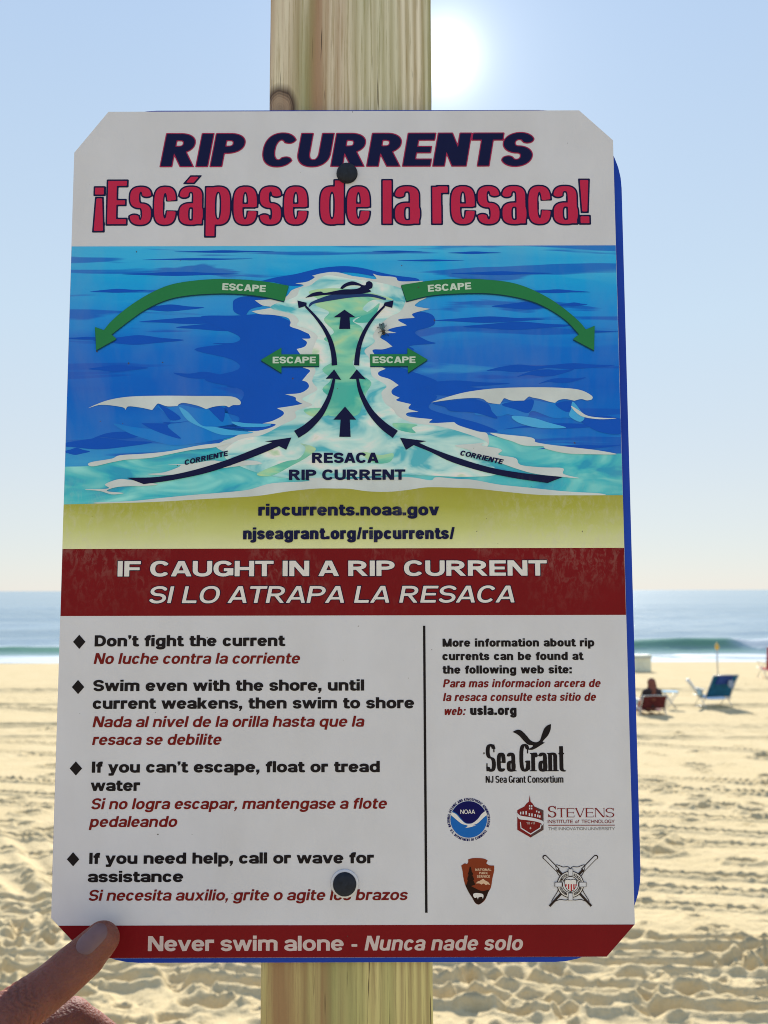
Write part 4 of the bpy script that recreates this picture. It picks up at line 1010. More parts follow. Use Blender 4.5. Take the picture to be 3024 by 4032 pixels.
# --- emblems
def logo(name):
    o = bpy.data.objects.new(name, None); o.empty_display_size = .02; link(o, root); return o
def circle(cx, cy, r, k=40, ry=None, a0=0, a1=360): return [(cx + r * math.cos(R(a0 + (a1 - a0) * i / k)), cy + (ry or r) * math.sin(R(a0 + (a1 - a0) * i / k))) for i in range(k)]
def ringp(name, cx, cy, r0, r1, layer, mat, parent, mapper, k=48):
    V, F = [], []
    for i in range(k):
        a = 2 * math.pi * i / k
        for r in (r0, r1): V.append(P3(*sg(*mapper(cx + r * math.cos(a), cy + r * math.sin(a))), layer))
    for i in range(k):
        j = (i + 1) % k; F.append((2 * i, 2 * i + 1, 2 * j + 1, 2 * j))
    return mesh_obj(name, V, F, mat, parent)
g = logo('bird_emblem')
T('Sea', DIDOT, 1912, 2028, 3038, 106, K, 2, g, res=40); T('Grant', DIDOT, 2044, 2221, 3038, 106, K, 2, g, res=40)
T('NJ Sea Grant Consortium', COND, 1910.5, 2217, 3083, 27, K, 2, g, res=20)
poly('bird', [(640, 232, 1), (670, 218), (700, 222), (735, 255), (765, 290), (800, 303), (828, 290), (842, 250), (858, 210), (880, 188), (905, 178, 1), (902, 215), (885, 255), (858, 285), (848, 300), (862, 306, 1), (832, 325), (805, 342), (775, 355), (745, 354, 1), (775, 335), (780, 325), (745, 318), (715, 290), (690, 262), (668, 245)], 3, K, g, mapper=Lm)
g = logo('agency_seal')
NB = ink('seal_navy', srgb(14, 16, 86)); SB = ink('seal_blue', srgb(14, 98, 182)); WH = I_WHITE
poly('disc', circle(338, 833, 126), 2, SB, g, sm=False, mapper=Lm)
poly('seal_top', [(228, 775, 1), (260, 735), (300, 714), (338, 708), (378, 714), (418, 737), (450, 775, 1), (420, 800), (395, 835), (365, 855), (338, 860), (312, 852), (285, 825), (260, 795)], 3, NB, g, mapper=Lm)
poly('seal_gull', [(222, 782, 1), (250, 795), (280, 828), (312, 857), (338, 862), (365, 857), (400, 830), (425, 797), (455, 772, 1), (464, 800, 1), (430, 830), (400, 858), (368, 872), (390, 872, 1), (350, 885), (315, 890, 1), (330, 875), (290, 862), (255, 835), (214, 800, 1)], 4, TW, g, mapper=Lm)
T('NOAA', LIGHT, 1811, 1868, 3204, 16, TW, 5, g, res=16, iso=.02)
lettering_arc('NATIONAL OCEANIC AND ATMOSPHERIC ADMINISTRATION', BOLD, 1843.5, 3227, 74.5, -112, 112, 10, NB, 2, g)
lettering_arc('U.S. DEPARTMENT OF COMMERCE', BOLD, 1843.5, 3227, 85.5, 240, 122, 10, NB, 2, g, inward=True)
g = logo('university_emblem')
ST = ink('crest_red', srgb(120, 22, 26)); SG = ink('crest_grey', srgb(84, 62, 62))
T('S', ROMAN, 2156, 2189, 3219.5, 44, ST, 2, g); T('TEVENS', ROMAN, 2192, 2417, 3219.5, 36, ST, 2, g)
T('INSTITUTE', LIGHT, 2155, 2254, 3242.5, 13, ST, 2, g, res=14, iso=.02); T('of', LIGHT, 2263, 2279, 3242.5, 13, ST, 2, g, shear=.2, res=14, iso=.02); T('TECHNOLOGY', LIGHT, 2288, 2418, 3242.5, 13, ST, 2, g, res=14, iso=.02)
poly('rule', [(885, 872), (1342, 872), (1342, 877), (885, 877)], 2, ST, g, sm=False, mapper=Lm)
T('THE INNOVATION UNIVERSITY', LIGHT, 2157, 2419, 3270, 11.5, GREY, 2, g, res=14, iso=.02)
poly('shield', [(672, 770), (720, 745), (735, 725), (752, 712), (758, 665), (764, 712), (778, 725), (790, 745), (852, 772), (852, 905), (763, 958), (672, 905)], 2, ST, g, sm=False, mapper=Lm)
poly('shield_side', [(790, 746), (852, 772), (852, 905), (763, 958), (775, 930), (835, 895), (835, 870), (840, 790)], 3, SG, g, sm=False, mapper=Lm)
poly('shield_ribbon', [(672, 788, 1), (690, 805), (720, 812), (760, 818), (810, 830), (848, 845), (852, 862), (838, 880, 1), (838, 862), (800, 848), (740, 838), (690, 832), (672, 815, 1)], 4, WH, g, mapper=Lm)
poly('shield_outline', [[(690, 850), (696, 850), (700, 890), (763, 930), (826, 890), (832, 868), (838, 868), (832, 895), (763, 938), (694, 895)]], 4, I_WHITE, g, sm=False, mapper=Lm)
poly('tower_window', [[(x, y), (x + 9, y), (x + 9, y + h), (x, y + h)] for x, y, h in ((690, 780, 18), (708, 778, 20), (728, 775, 24), (752, 735, 10), (766, 735, 10), (752, 752, 12), (766, 752, 12), (750, 790, 20), (768, 792, 20), (790, 796, 18), (808, 800, 18), (822, 805, 16), (800, 772, 12), (816, 778, 12))], 5, I_WHITE, g, sm=False, mapper=Lm)
T('1870', ROMAN, 2070, 2104, 3246, 9, TP, 5, g, res=12)
poly('shield_star', [(762, 883), (765, 890), (772, 892), (765, 895), (762, 902), (759, 895), (752, 892), (759, 890)], 5, TP, g, sm=False, mapper=Lm)
g = logo('arrowhead_emblem')
BR = ink('arrowhead_brown', srgb(128, 52, 28)); DK = ink('arrowhead_dark', srgb(40, 22, 18)); TN = ink('arrowhead_tan', srgb(212, 178, 150))
poly('arrowhead', [(333, 1108, 1), (360, 1100), (395, 1098), (440, 1102), (468, 1115, 1), (458, 1135, 1), (478, 1148), (512, 1150, 1), (512, 1185), (500, 1240), (490, 1300), (468, 1340), (450, 1385), (420, 1412), (400, 1418), (380, 1405), (360, 1370), (335, 1330), (312, 1280), (300, 1230), (295, 1190), (286, 1150, 1), (310, 1135), (325, 1138), (335, 1125, 1)], 2, BR, g, mapper=Lm)
poly('arrowhead_ground', [(312, 1280, 1), (350, 1290), (390, 1310), (430, 1325), (478, 1315, 1), (455, 1372), (420, 1410), (400, 1416), (380, 1403), (360, 1370), (335, 1330)], 3, DK, g, mapper=Lm)
poly('tree_mark', [(343, 1160), (352, 1158), (358, 1190), (368, 1210), (362, 1215), (375, 1245), (368, 1250), (382, 1280), (355, 1290), (350, 1300), (342, 1290), (320, 1285), (332, 1250), (326, 1245), (336, 1212), (330, 1208), (340, 1185)], 4, DK, g, sm=False, mapper=Lm)
poly('mountain', [(385, 1272), (400, 1258), (412, 1255), (436, 1240), (450, 1252), (470, 1262), (485, 1282), (465, 1278), (455, 1284), (440, 1272), (425, 1280), (410, 1272)], 4, TN, g, sm=False, mapper=Lm)
poly('bison', [(368, 1345), (385, 1338), (410, 1340), (432, 1345), (438, 1358), (434, 1378), (428, 1365), (405, 1368), (400, 1382), (394, 1368), (380, 1372), (370, 1362)], 4, TW, g, mapper=Lm)
T('NATIONAL', BOLD, 1869, 1932, 3429, 9.5, TN, 4, g, res=12); T('PARK', BOLD, 1884, 1918, 3442.5, 9.5, TN, 4, g, res=12); T('SERVICE', BOLD, 1875, 1927, 3456, 9.5, TN, 4, g, res=12)
g = logo('lifeguard_emblem')
def quad(name, x0, y0, x1, y1, w0, w1, layer, mat, par=None):
    L_, R_ = stroke_poly([(x0, y0), (x1, y1)], [w0, w1]); poly(name, [L_[0], L_[1], R_[1], R_[0]], layer, mat, par or g, sm=False, mapper=Lm)
LK = ink('line_ink', srgb(48, 38, 36))
def outl(pts, w, layer, closed=True, name='line'):
    P = [np.array(p[:2], float) for p in smooth(pts, 6)] if closed else [np.array(p, float) for p in pts]
    n = len(P); V, F = [], []
    for i in range(n):
        d = P[(i + 1) % n if closed else min(n - 1, i + 1)] - P[i - 1 if (closed or i) else 0]; d /= max(1e-6, np.hypot(*d)); nn = np.array((-d[1], d[0])) * w / 2
        for s_ in (-1, 1): V.append(P3(*sg(*Lm(*(P[i] + nn * s_))), layer))
    for i in range(n if closed else n - 1):
        j = (i + 1) % n; F.append((2 * i, 2 * i + 1, 2 * j + 1, 2 * j))
    mesh_obj(name, V, F, LK, g)
for sgn in (-1, 1):
    cx = 1036; m = lambda x: cx + sgn * (x - cx)
    quad('oar_blade', m(1215), 1088, m(1120), 1185, 30, 30, 2, LK); quad('oar_blade_face', m(1211), 1093, m(1126), 1180, 19, 19, 3, I_WHITE)
    poly('oar_tip', circle(m(1212), 1094, 16, 20), 2.5, LK, g, sm=False, mapper=Lm); poly('oar_tip_face', circle(m(1210), 1096, 10, 20), 3.5, I_WHITE, g, sm=False, mapper=Lm)
    quad('oar_shaft', m(1125), 1178, m(892), 1430, 17, 15, 4 + (sgn + 1) * .5, LK)
    outl([(m(1036), 1180), (m(1090), 1160), (m(1135), 1148), (m(1125), 1200), (m(1105), 1240), (m(1120), 1320), (m(1165), 1400), (m(1110), 1385), (m(1040), 1370)], 5, 3.2 + sgn * .1)
poly('ring_float', circle(1036, 1280, 93), 5.5, LK, g, sm=False, mapper=Lm); poly('ring_face', circle(1036, 1280, 87), 6, TW, g, sm=False, mapper=Lm)
poly('ring_hole', circle(1036, 1280, 57), 7, LK, g, sm=False, mapper=Lm); poly('ring_hole_face', circle(1036, 1280, 52), 7.5, I_WHITE, g, sm=False, mapper=Lm)
for x0, y0 in ((1036, 1197), (1036, 1363), (953, 1280), (1119, 1280)):
    v = y0 != 1280; a, b = (14, 22) if v else (22, 14)
    poly('ring_strap', [(x0 - a - 4, y0 - b - 3), (x0 + a + 4, y0 - b - 3), (x0 + a + 4, y0 + b + 3), (x0 - a - 4, y0 + b + 3)], 8, LK, g, sm=False, mapper=Lm)
    poly('ring_strap_face', [(x0 - a, y0 - b), (x0 + a, y0 - b), (x0 + a, y0 + b), (x0 - a, y0 + b)], 8.5, I_WHITE, g, sm=False, mapper=Lm)
cu, cv0 = Lm(1036, 1280)
lettering_arc('UNITED', BOLD, cu, cv0, 35, -76, -18, 11, LK, 7.8, g); lettering_arc('STATES', BOLD, cu, cv0, 35, 18, 76, 11, LK, 7.8, g)
lettering_arc('LIFESAVING', BOLD, cu, cv0, 46, 254, 200, 11, LK, 7.8, g, inward=True); lettering_arc('ASSOCIATION', BOLD, cu, cv0, 46, 160, 106, 11, LK, 7.8, g, inward=True)
poly('badge_shield', [(992, 1250), (1010, 1240), (1036, 1246), (1062, 1240), (1080, 1250), (1076, 1290), (1060, 1318), (1036, 1332), (1012, 1318), (996, 1290)], 9, LK, g, sm=False, mapper=Lm)
poly('badge_face', [(997, 1253), (1012, 1245), (1036, 1250), (1060, 1245), (1075, 1253), (1072, 1288), (1057, 1314), (1036, 1326), (1015, 1314), (1000, 1288)], 9.5, TW, g, sm=False, mapper=Lm)
RS = ink('stripe_red', srgb(170, 26, 40))
poly('badge_stripe', [[(x, 1277), (x + 9, 1277), (x + 9, y), (x, y)] for x, y in ((1000, 1292), (1018, 1312), (1036, 1324), (1054, 1312), (1069, 1288))], 10, RS, g, sm=False, mapper=Lm)

# re-seat the empty at the sign's lower edge, leaving the parts where they are
base_s = sg(1355, 3771)[1]
shift = Vector((0, 0, base_s))
root.location = Vector((0, D, EYE)) + up_s * base_s
for c in root.children: c.location = c.location - shift

# ================================================================== FLY ON THE SIGN
M_FLY = plain('fly_body', (.012, .012, .014), .35, .5, 0, .3, 900)
M_WING = NT('fly_wing'); M_WING = M_WING.base((.06, .12, .13), .3, .5); 
def blob(bm, c, r, rot=None, seg=14):
    m = Matrix.Translation(c) @ (rot or Matrix()) @ Matrix.Diagonal((*r, 1))
    bmesh.ops.create_uvsphere(bm, u_segments=seg, v_segments=seg // 2 + 2, radius=1, matrix=m)
def tube(bm, pts, r, seg=6, r1=None):
    pts = [Vector(p) for p in pts]; rings_ = []
    n = len(pts)
    for i, p in enumerate(pts):
        d = (pts[min(n - 1, i + 1)] - pts[max(0, i - 1)]).normalized()
        a = d.cross(Vector((0, 0, 1)) if abs(d.z) < .9 else Vector((1, 0, 0))).normalized(); b = d.cross(a)
        rr = r if r1 is None else r + (r1 - r) * i / (n - 1)
        rings_.append([bm.verts.new(p + (a * math.cos(2 * math.pi * k / seg) + b * math.sin(2 * math.pi * k / seg)) * rr) for k in range(seg)])
    for A_, B_ in zip(rings_, rings_[1:]):
        for k in range(seg): bm.faces.new((A_[k], A_[(k + 1) % seg], B_[(k + 1) % seg], B_[k]))
    bm.faces.new(rings_[0][::-1]); bm.faces.new(rings_[-1])
def sworld(x, s, out_=0): return Vector((0, D, EYE)) + Vector((x, 0, 0)) + up_s * s + n_s * out_
fx, fs = sg(1509, 1299)
fly = empty('fly', sworld(fx, fs, .0008), (LEAN, R(-14), 0), 'small dark fly resting head down on the sign picture, right of the current arrows', 'fly')
bm = bmesh.new(); blob(bm, (0, -.0009, .0009), (.0009, .0008, .0021)); blob(bm, (.0, -.0011, -.0011), (.0010, .0009, .0013)); blob(bm, (0, -.0010, -.0028), (.0010, .0008, .0007))
bm_obj('body', bm, M_FLY, fly, True)
for s_ in (-1, 1):
    bm = bmesh.new(); vs_ = [bm.verts.new(p) for p in ((s_ * .0003, -.0019, -.0010), (s_ * .0014, -.0018, .0010), (s_ * .0016, -.0016, .0026), (s_ * .0011, -.0015, .0034), (s_ * .0004, -.0017, .0030), (0, -.0020, .0008))]
    bm.faces.new(vs_ if s_ > 0 else vs_[::-1]); o = bm_obj('wing', bm, M_WING, fly); md = o.modifiers.new('s', 'SOLIDIFY'); md.thickness = .00005
for s_ in (-1, 1):
    for (z0, z1, x1) in ((-.0002, .0022, .0028), (-.0012, -.0012, .0030), (-.0020, -.0040, .0024)):
        bm = bmesh.new(); tube(bm, [(s_ * .0006, -.0008, z0), (s_ * x1 * .6, -.0014, (z0 + z1) / 2), (s_ * x1, .0006, z1)], .00012, 5); bm_obj('leg', bm, M_FLY, fly, True)

# ================================================================== HAND
def fused(name, balls, cones, voxel, mat, parent, smooth_it=6, disp=None):
    """tapered limbs melted into one continuous skin (voxel remesh, baked)"""
    ns_, nr_ = 16, 9; tv, tf = [(0, 0, -1)], []
    for i in range(1, nr_):
        f = math.pi * i / nr_
        for k in range(ns_): tv.append((math.sin(f) * math.cos(2 * math.pi * k / ns_), math.sin(f) * math.sin(2 * math.pi * k / ns_), -math.cos(f)))
    tv.append((0, 0, 1)); top_ = len(tv) - 1
    for k in range(ns_):
        k2 = (k + 1) % ns_; tf += [(0, 1 + k2, 1 + k), (top_, 1 + (nr_ - 2) * ns_ + k, 1 + (nr_ - 2) * ns_ + k2)]
    for i in range(nr_ - 2):
        for k in range(ns_):
            k2 = (k + 1) % ns_; a = 1 + i * ns_; tf.append((a + k, a + k2, a + ns_ + k2)); tf.append((a + k, a + ns_ + k2, a + ns_ + k))
    tv = np.array(tv); tf = np.array(tf); VV, FF = [], []
    def put(c, r, M):
        q = tv * np.array(r)
        if M is not None: q = q @ np.array(M.to_3x3()).T
        FF.append(tf + len(VV) * len(tv)); VV.append(q + np.array(c))
    for c, r, rot in balls: put(c, r, rot)
    for p0, r0, p1, r1 in cones:
        p0, p1 = Vector(p0), Vector(p1); n = max(3, int((p1 - p0).length / (min(r0[0], r1[0]) * .22)))
        d = (p1 - p0).normalized(); side = r0[2] if len(r0) > 2 else Vector((1, 0, 0))
        a = side - d * side.dot(d); a.normalize(); b = d.cross(a)
        M = Matrix((a, b, d)).transposed()
        for k in range(n + 1):
            t = k / n; ra = r0[0] + (r1[0] - r0[0]) * t; rb = r0[1] + (r1[1] - r0[1]) * t
            put(p0.lerp(p1, t), (ra, rb, (ra + rb) / 2), M)
    VV = np.vstack(VV); FF = np.vstack(FF)
    me = bpy.data.meshes.new('tmp'); me.from_pydata(VV.tolist(), [], FF.tolist()); me.update()
    t = bpy.data.objects.new('tmp', me); COL.objects.link(t)
    m = t.modifiers.new('r', 'REMESH'); m.mode = 'VOXEL'; m.voxel_size = voxel; m.use_smooth_shade = True
    m = t.modifiers.new('s', 'SMOOTH'); m.factor = .6; m.iterations = smooth_it
    dg = bpy.context.evaluated_depsgraph_get(); me2 = bpy.data.meshes.new_from_object(t.evaluated_get(dg))
    me2.name = name; me2.materials.clear(); me2.materials.append(mat)
    bpy.data.objects.remove(t)
    if disp:
        n_ = len(me2.vertices); co = np.empty(n_ * 3); me2.vertices.foreach_get('co', co); nn = np.empty(n_ * 3); me2.vertex_normals.foreach_get('vector', nn)
        co = co.reshape(-1, 3); nn = nn.reshape(-1, 3); me2.vertices.foreach_set('co', (co + nn * disp(co, nn)[:, None]).reshape(-1))
    me2.polygons.foreach_set('use_smooth', [True] * len(me2.polygons))
    o = bpy.data.objects.new(name, me2); link(o, parent)
    if parent is not None: o.location = -parent.location
    return o
sk = NT('skin'); cs = sk.coords()
sn = sk.noise(cs, 60, 4); sf_ = sk.noise(cs, 700, 3, .6)
scol = sk.ramp(sn, [(0.3, (.17, .058, .042)), (0.7, (.24, .088, .064))])
scol = sk.mix(sk.ramp(sf_, [(0.35, (.25,) * 3), (0.6, (0,) * 3)]), scol, (.12, .045, .035))
sv = sk.n('TexVoronoi'); sk.L(sk.coords(), sv.inputs['Vector']); sv.inputs['Scale'].default_value = 620
sk.bump(sk.math('ADD', sk.math('MULTIPLY', sv.outputs['Distance'], .7), sf_), .75, .0006)
M_SKIN = sk.base(scol, .58, .28)
sk.b.inputs['Subsurface Weight'].default_value = .6; sk.b.inputs['Subsurface Radius'].default_value = (1.0, .28, .12); sk.b.inputs['Subsurface Scale'].default_value = .010
nm_ = NT('nail'); M_NAIL = nm_.base(nm_.ramp(nm_.noise(nm_.coords(), 80, 3), [(.3, (.14, .078, .085)), (.7, (.19, .112, .118))]), .45, .3)
nm_.b.inputs['Subsurface Weight'].default_value = .2; nm_.b.inputs['Subsurface Radius'].default_value = (1, .4, .3); nm_.b.inputs['Subsurface Scale'].default_value = .002

hand_base = at_depth(-420, 4420, .345)
hand = empty('hand', hand_base, (0, 0, 0), 'left hand pinching the lower left corner of the sign', 'hand')
def build_hand():
    V = Vector
    tip = at_depth(402, 3690, .4400); mid = at_depth(335, 3760, .4370); ip = at_depth(196, 3880, .4265); mcp = at_depth(-10, 4030, .405); cmc = at_depth(-310, 4330, .375)
    wrist = at_depth(-560, 4700, .35); arm = at_depth(-900, 5400, .24)
    sd = (mcp - tip).cross(V((0, 1, 0))).normalized()          # across the thumb, in the picture plane
    cones = [(tip, (.0089, .0072, sd), mid, (.0107, .0084)), (mid, (.0107, .0084, sd), ip, (.0112, .0098)), (ip, (.0112, .0098, sd), mcp, (.0126, .0120)),
             (mcp, (.0130, .0125, sd), cmc, (.021, .019)), (cmc, (.022, .020, sd), wrist, (.028, .021)), (wrist, (.028, .021, sd), arm, (.037, .034))]
    # palm and four curled fingers
    k = [at_depth(30, 4120, .452), at_depth(-60, 4420, .462), at_depth(-160, 4640, .458), at_depth(-300, 4820, .450)]          # knuckles
    pip = [at_depth(272, 4014, .474), at_depth(330, 4330, .490), at_depth(260, 4520, .488), at_depth(140, 4700, .480)]
    dip = [at_depth(440, 4128, .484), at_depth(300, 4480, .478), at_depth(220, 4660, .470), at_depth(90, 4820, .462)]
    tp = [at_depth(450, 4262, .470), at_depth(150, 4520, .455), at_depth(90, 4690, .450), at_depth(0, 4850, .446)]
    rr = [.0116, .0100, .0094, .0083]
    for a, b, c, d, r in zip(k, pip, dip, tp, rr):
        cones += [(a, (r * 1.12, r * 1.12), b, (r * 1.02, r * 1.02)), (b, (r * 1.02, r * 1.0), c, (r * .9, r * .86)), (c, (r * .9, r * .86), d, (r * .78, r * .72))]
        cones.append((a, (.0125, .0115), wrist.lerp(cmc, .25) + (a - k[1]) * .35, (.016, .013)))
    cones.append((mcp.lerp(cmc, .3), (.014, .012, sd), k[0], (.011, .010)))
    ax_ = (mcp - tip).normalized(); Lj = (ip - tip).length
    def disp(co, n):
        d = (co - np.array(tip)) @ np.array(ax_)
        off = vnoise(co[:, 0] * 260, co[:, 2] * 260 + co[:, 1] * 90, 3) * .0003 + vnoise(co[:, 0] * 90, co[:, 2] * 90, 5) * .0006
        c = np.clip(1 - np.abs(d - Lj * 1.45) / .012, 0, 1) * (n[:, 1] < .3)
        return off - .0011 * np.clip(np.sin((d + .002 * np.sin(co[:, 2] * 500)) * 2 * np.pi / .0030), 0, 1) * c
    o = fused('palm_and_fingers', [], cones, .00125, M_SKIN, hand, 5, disp)
    # thumb nail: curved plate on the camera side
    ax = (tip - ip).normalized(); a = sd; nrm_ = V((0, -1, 0)); nrm_ = (nrm_ - ax * nrm_.dot(ax)).normalized(); a = ax.cross(nrm_).normalized()
    if a.z < 0: a = -a
    nrm2 = (nrm_ * math.cos(R(36)) + a * math.sin(R(36))); a2 = (a * math.cos(R(36)) - nrm_ * math.sin(R(36)))
    me = o.data; from mathutils.bvhtree import BVHTree
    bm = bmesh.new(); bm.from_mesh(me); bv_ = BVHTree.FromBMesh(bm); bm.free()
    c0 = tip.lerp(mid, .36); rows = []
    bm = bmesh.new(); N, Mx = 15, 13
    for i in range(N + 1):
        t = i / N * 2 - 1
        row = []
        for j in range(Mx + 1):
            s_ = j / Mx * 2 - 1
            y = t * .0072; wd_ = .0050 * (1 - (abs(t) ** 5) * .42)
            p = c0 + ax * (y + .0012 * (1 - s_ * s_) * (1 if t > 0 else -1) * abs(t)) + a2 * (s_ * wd_)
            hit = bv_.ray_cast(p + nrm2 * .03, -nrm2)
            q = hit[0] if hit[0] else p
            fit = (1 - s_ ** 8) * (1 - t ** 8)
            row.append(bm.verts.new(q + nrm2 * (.00055 * fit - .00006)))
        rows.append(row)
    for r0, r1 in zip(rows, rows[1:]):
        for j in range(Mx): bm.faces.new((r0[j], r0[j + 1], r1[j + 1], r1[j]))
    bmesh.ops.recalc_face_normals(bm, faces=bm.faces)
    nl = bm_obj('thumb_nail', bm, M_NAIL, hand, True); nl.location = -hand.location
build_hand()

# ================================================================== BEACH CHAIRS AND PEOPLE
M_TEAL = plain('teal_canvas', (.008, .10, .23), .8, .2, 0, .2, 9); M_NAVYC = plain('navy_canvas', (.02, .055, .27), .8, .2, 0, .2, 9)
M_ALU = plain('white_tube', (.55, .57, .58), .35, .5, .4, .1, 20); M_REDC = plain('red_canvas', (.42, .02, .035), .8, .2, 0, .2, 9)
M_MAROON = plain('maroon_canvas', (.10, .02, .025), .8, .2, 0, .25, 9); M_WOODARM = plain('arm_rest_plastic', (.72, .70, .64), .5, .4)
def box_m(bm, c, d, rot=None):
    bmesh.ops.create_cube(bm, size=1, matrix=Matrix.Translation(c) @ (rot or Matrix()) @ Matrix.Diagonal((*d, 1)))
def cloth(name, P0, ux, uy, w, h, mat, parent, sag=.02, th=.004, nx=10, ny=14):
    bm = bmesh.new(); nrm_ = ux.cross(uy).normalized(); rows = []
    for j in range(ny + 1):
        r = []
        for i in range(nx + 1):
            s_, t = i / nx, j / ny
            p = P0 + ux * ((s_ - .5) * w) + uy * (t * h) - nrm_ * (sag * math.sin(math.pi * s_) * .5 + sag * .5 * math.sin(math.pi * t)) + nrm_ * mnoise.noise(Vector((s_ * 5, t * 6, w * 10))) * .006
            r.append(bm.verts.new(p))
        rows.append(r)
    for a, b in zip(rows, rows[1:]):
        for i in range(nx): bm.faces.new((a[i], a[i + 1], b[i + 1], b[i]))
    o = bm_obj(name, bm, mat, parent, True); m = o.modifiers.new('s', 'SOLIDIFY'); m.thickness = th; return o
def beach_chair(loc, rz, sc_, label, cm, cm2, group='beach chairs facing the sea', back_ang=20, seat_h=.24, blen=.66, armh=.22, wide=.56):
    """folding chair whose front (+y) faces the water"""
    t = empty('beach_chair', loc, (0, 0, rz), label, 'chair', group)
    V = Vector; w = wide * sc_; seat_z = seat_h * sc_; bl = blen * sc_; a = R(back_ang)
    uyb = V((0, -math.sin(a), math.cos(a))); bx = V((0, -.16 * sc_, seat_z + .03 * sc_))
    cloth('backrest', bx, V((1, 0, 0)), uyb, w, bl, cm, t, .03 * sc_)
    cloth('seat', V((0, -.17 * sc_, seat_z - .01)), V((1, 0, 0)), V((0, .99, .12)), w, .50 * sc_, cm, t, .04 * sc_)
    if cm2: cloth('headrest', bx + uyb * (bl * .60) + V((0, -.018, 0)), V((1, 0, 0)), uyb, w * .62, bl * .38, cm2, t, .01, .03)
    for s_ in (-1, 1):
        x = s_ * (w / 2 + .012)
        bm = bmesh.new(); p = bx + uyb * (bl + .02); tube(bm, [(x, bx.y + .06, seat_z - .09 * sc_), (x, bx.y, bx.z), (x, p.y, p.z)], .011, 8); bm_obj('back_frame', bm, M_ALU, t, True)
        bm = bmesh.new(); tube(bm, [(x, -.22 * sc_, seat_z), (x, .36 * sc_, seat_z + .05 * sc_)], .011, 8); bm_obj('seat_frame', bm, M_ALU, t, True)
        az = seat_z + armh * sc_
        for (y0, y1) in ((-.26, .22), (.34, -.12)):
            bm = bmesh.new(); tube(bm, [(x * 1.06, y0 * sc_, -.04), (x * 1.06, y1 * sc_, az)], .011, 8); bm_obj('leg', bm, M_ALU, t, True)
        bm = bmesh.new(); box_m(bm, (x * 1.10, .03 * sc_, az + .012), (.055 * sc_, .46 * sc_, .022)); bmesh.ops.bevel(bm, geom=bm.edges[:], offset=.008, segments=2); bm_obj('armrest', bm, M_WOODARM, t)
    for (y, z) in ((-.26, -.02), (.34, -.02)):
        bm = bmesh.new(); tube(bm, [(-w / 2 - .02, y * sc_, z + .01), (w / 2 + .02, y * sc_, z + .01)], .010, 8); bm_obj('crossbar', bm, M_ALU, t, True)
    bm = bmesh.new(); p = bx + uyb * (bl + .015); tube(bm, [(-w / 2 - .012, p.y, p.z), (0, p.y - .01, p.z + .012), (w / 2 + .012, p.y, p.z)], .012, 8); bm_obj('crossbar', bm, M_ALU, t, True)
    return t
gp = on_sand(2812, 2786)
blue = beach_chair(gp, R(13), .98, 'empty teal and navy beach chair seen from behind, right of the seated person', M_TEAL, M_NAVYC, back_ang=33, wide=.70, blen=.68)
# towels on the chair
def drape(name, c, w, l, h, mat, label, rz=0, cat='towel'):
    bm = bmesh.new(); rows = []
    for j in range(13):
        r = []
        for i in range(9):
            s_, t = i / 8 - .5, j / 12
            if t < .45: p = Vector((s_ * w, (t - .45) * l * .25, -(.45 - t) * h * 1.6))
            elif t < .6: p = Vector((s_ * w, (t - .45) * l * .6, .012))
            else: p = Vector((s_ * w, .15 * l * .6 + (t - .6) * l * .2, -(t - .6) * h * 1.5))
            p += Vector((0, mnoise.noise(Vector((s_ * 6, t * 3, w))) * .03, mnoise.noise(Vector((s_ * 5, t * 4, h))) * .02))
            r.append(bm.verts.new(p))
        rows.append(r)
    for a, b in zip(rows, rows[1:]):
        for i in range(8): bm.faces.new((a[i], a[i + 1], b[i + 1], b[i]))
    o = bm_obj(name, bm, mat, None, True); o.location = c; o.rotation_euler = (0, 0, rz)
    m = o.modifiers.new('s', 'SOLIDIFY'); m.thickness = .008
    tag(o, label, cat); return o
Mb = blue.matrix_basis if False else Matrix.Translation(gp) @ Matrix.Rotation(R(13), 4, 'Z')
M_TW1 = plain('pale_blue_towel', (.33, .52, .66), .9, .1, 0, .2, 12); M_TW2 = plain('grey_towel', (.30, .36, .48), .9, .1, 0, .2, 12)
drape('towel', Mb @ Vector((-.36, .05, .47)), .20, .30, .28, M_TW1, 'pale blue towel hanging over the left armrest of the teal beach chair', R(103))
drape('towel', Mb @ Vector((.15, -.50, .70)), .12, .25, .24, M_TW2, 'small grey towel hanging over the back of the teal beach chair', R(13))
def board(name, c, d, rot, mat, label, cat):
    bm = bmesh.new(); box_m(bm, (0, 0, 0), d); bmesh.ops.bevel(bm, geom=bm.edges[:], offset=min(d) * .3, segments=3)
    o = bm_obj(name, bm, mat); o.location = c; o.rotation_euler = rot; tag(o, label, cat); return o
M_WHITEP = plain('white_plastic', (.75, .75, .72), .4, .4)
# rolled white mat leaning on the chair's left side
bm = bmesh.new(); tube(bm, [(0, 0, -.30), (0, 0, -.1), (0, 0, .1), (0, 0, .30)], .045, 14); 
for k in range(3): tube(bm, [(0, 0, .302 + k * .002), (0, 0, .306 + k * .002)], .035 - k * .010, 14)
o = bm_obj('rolled_mat', bm, M_WHITEP, None, True); o.location = Mb @ Vector((-.50, .10, .46)); o.rotation_euler = (R(12), R(-38), 0)
tag(o, 'white rolled mat leaning on the left side of the teal beach chair', 'rolled mat')

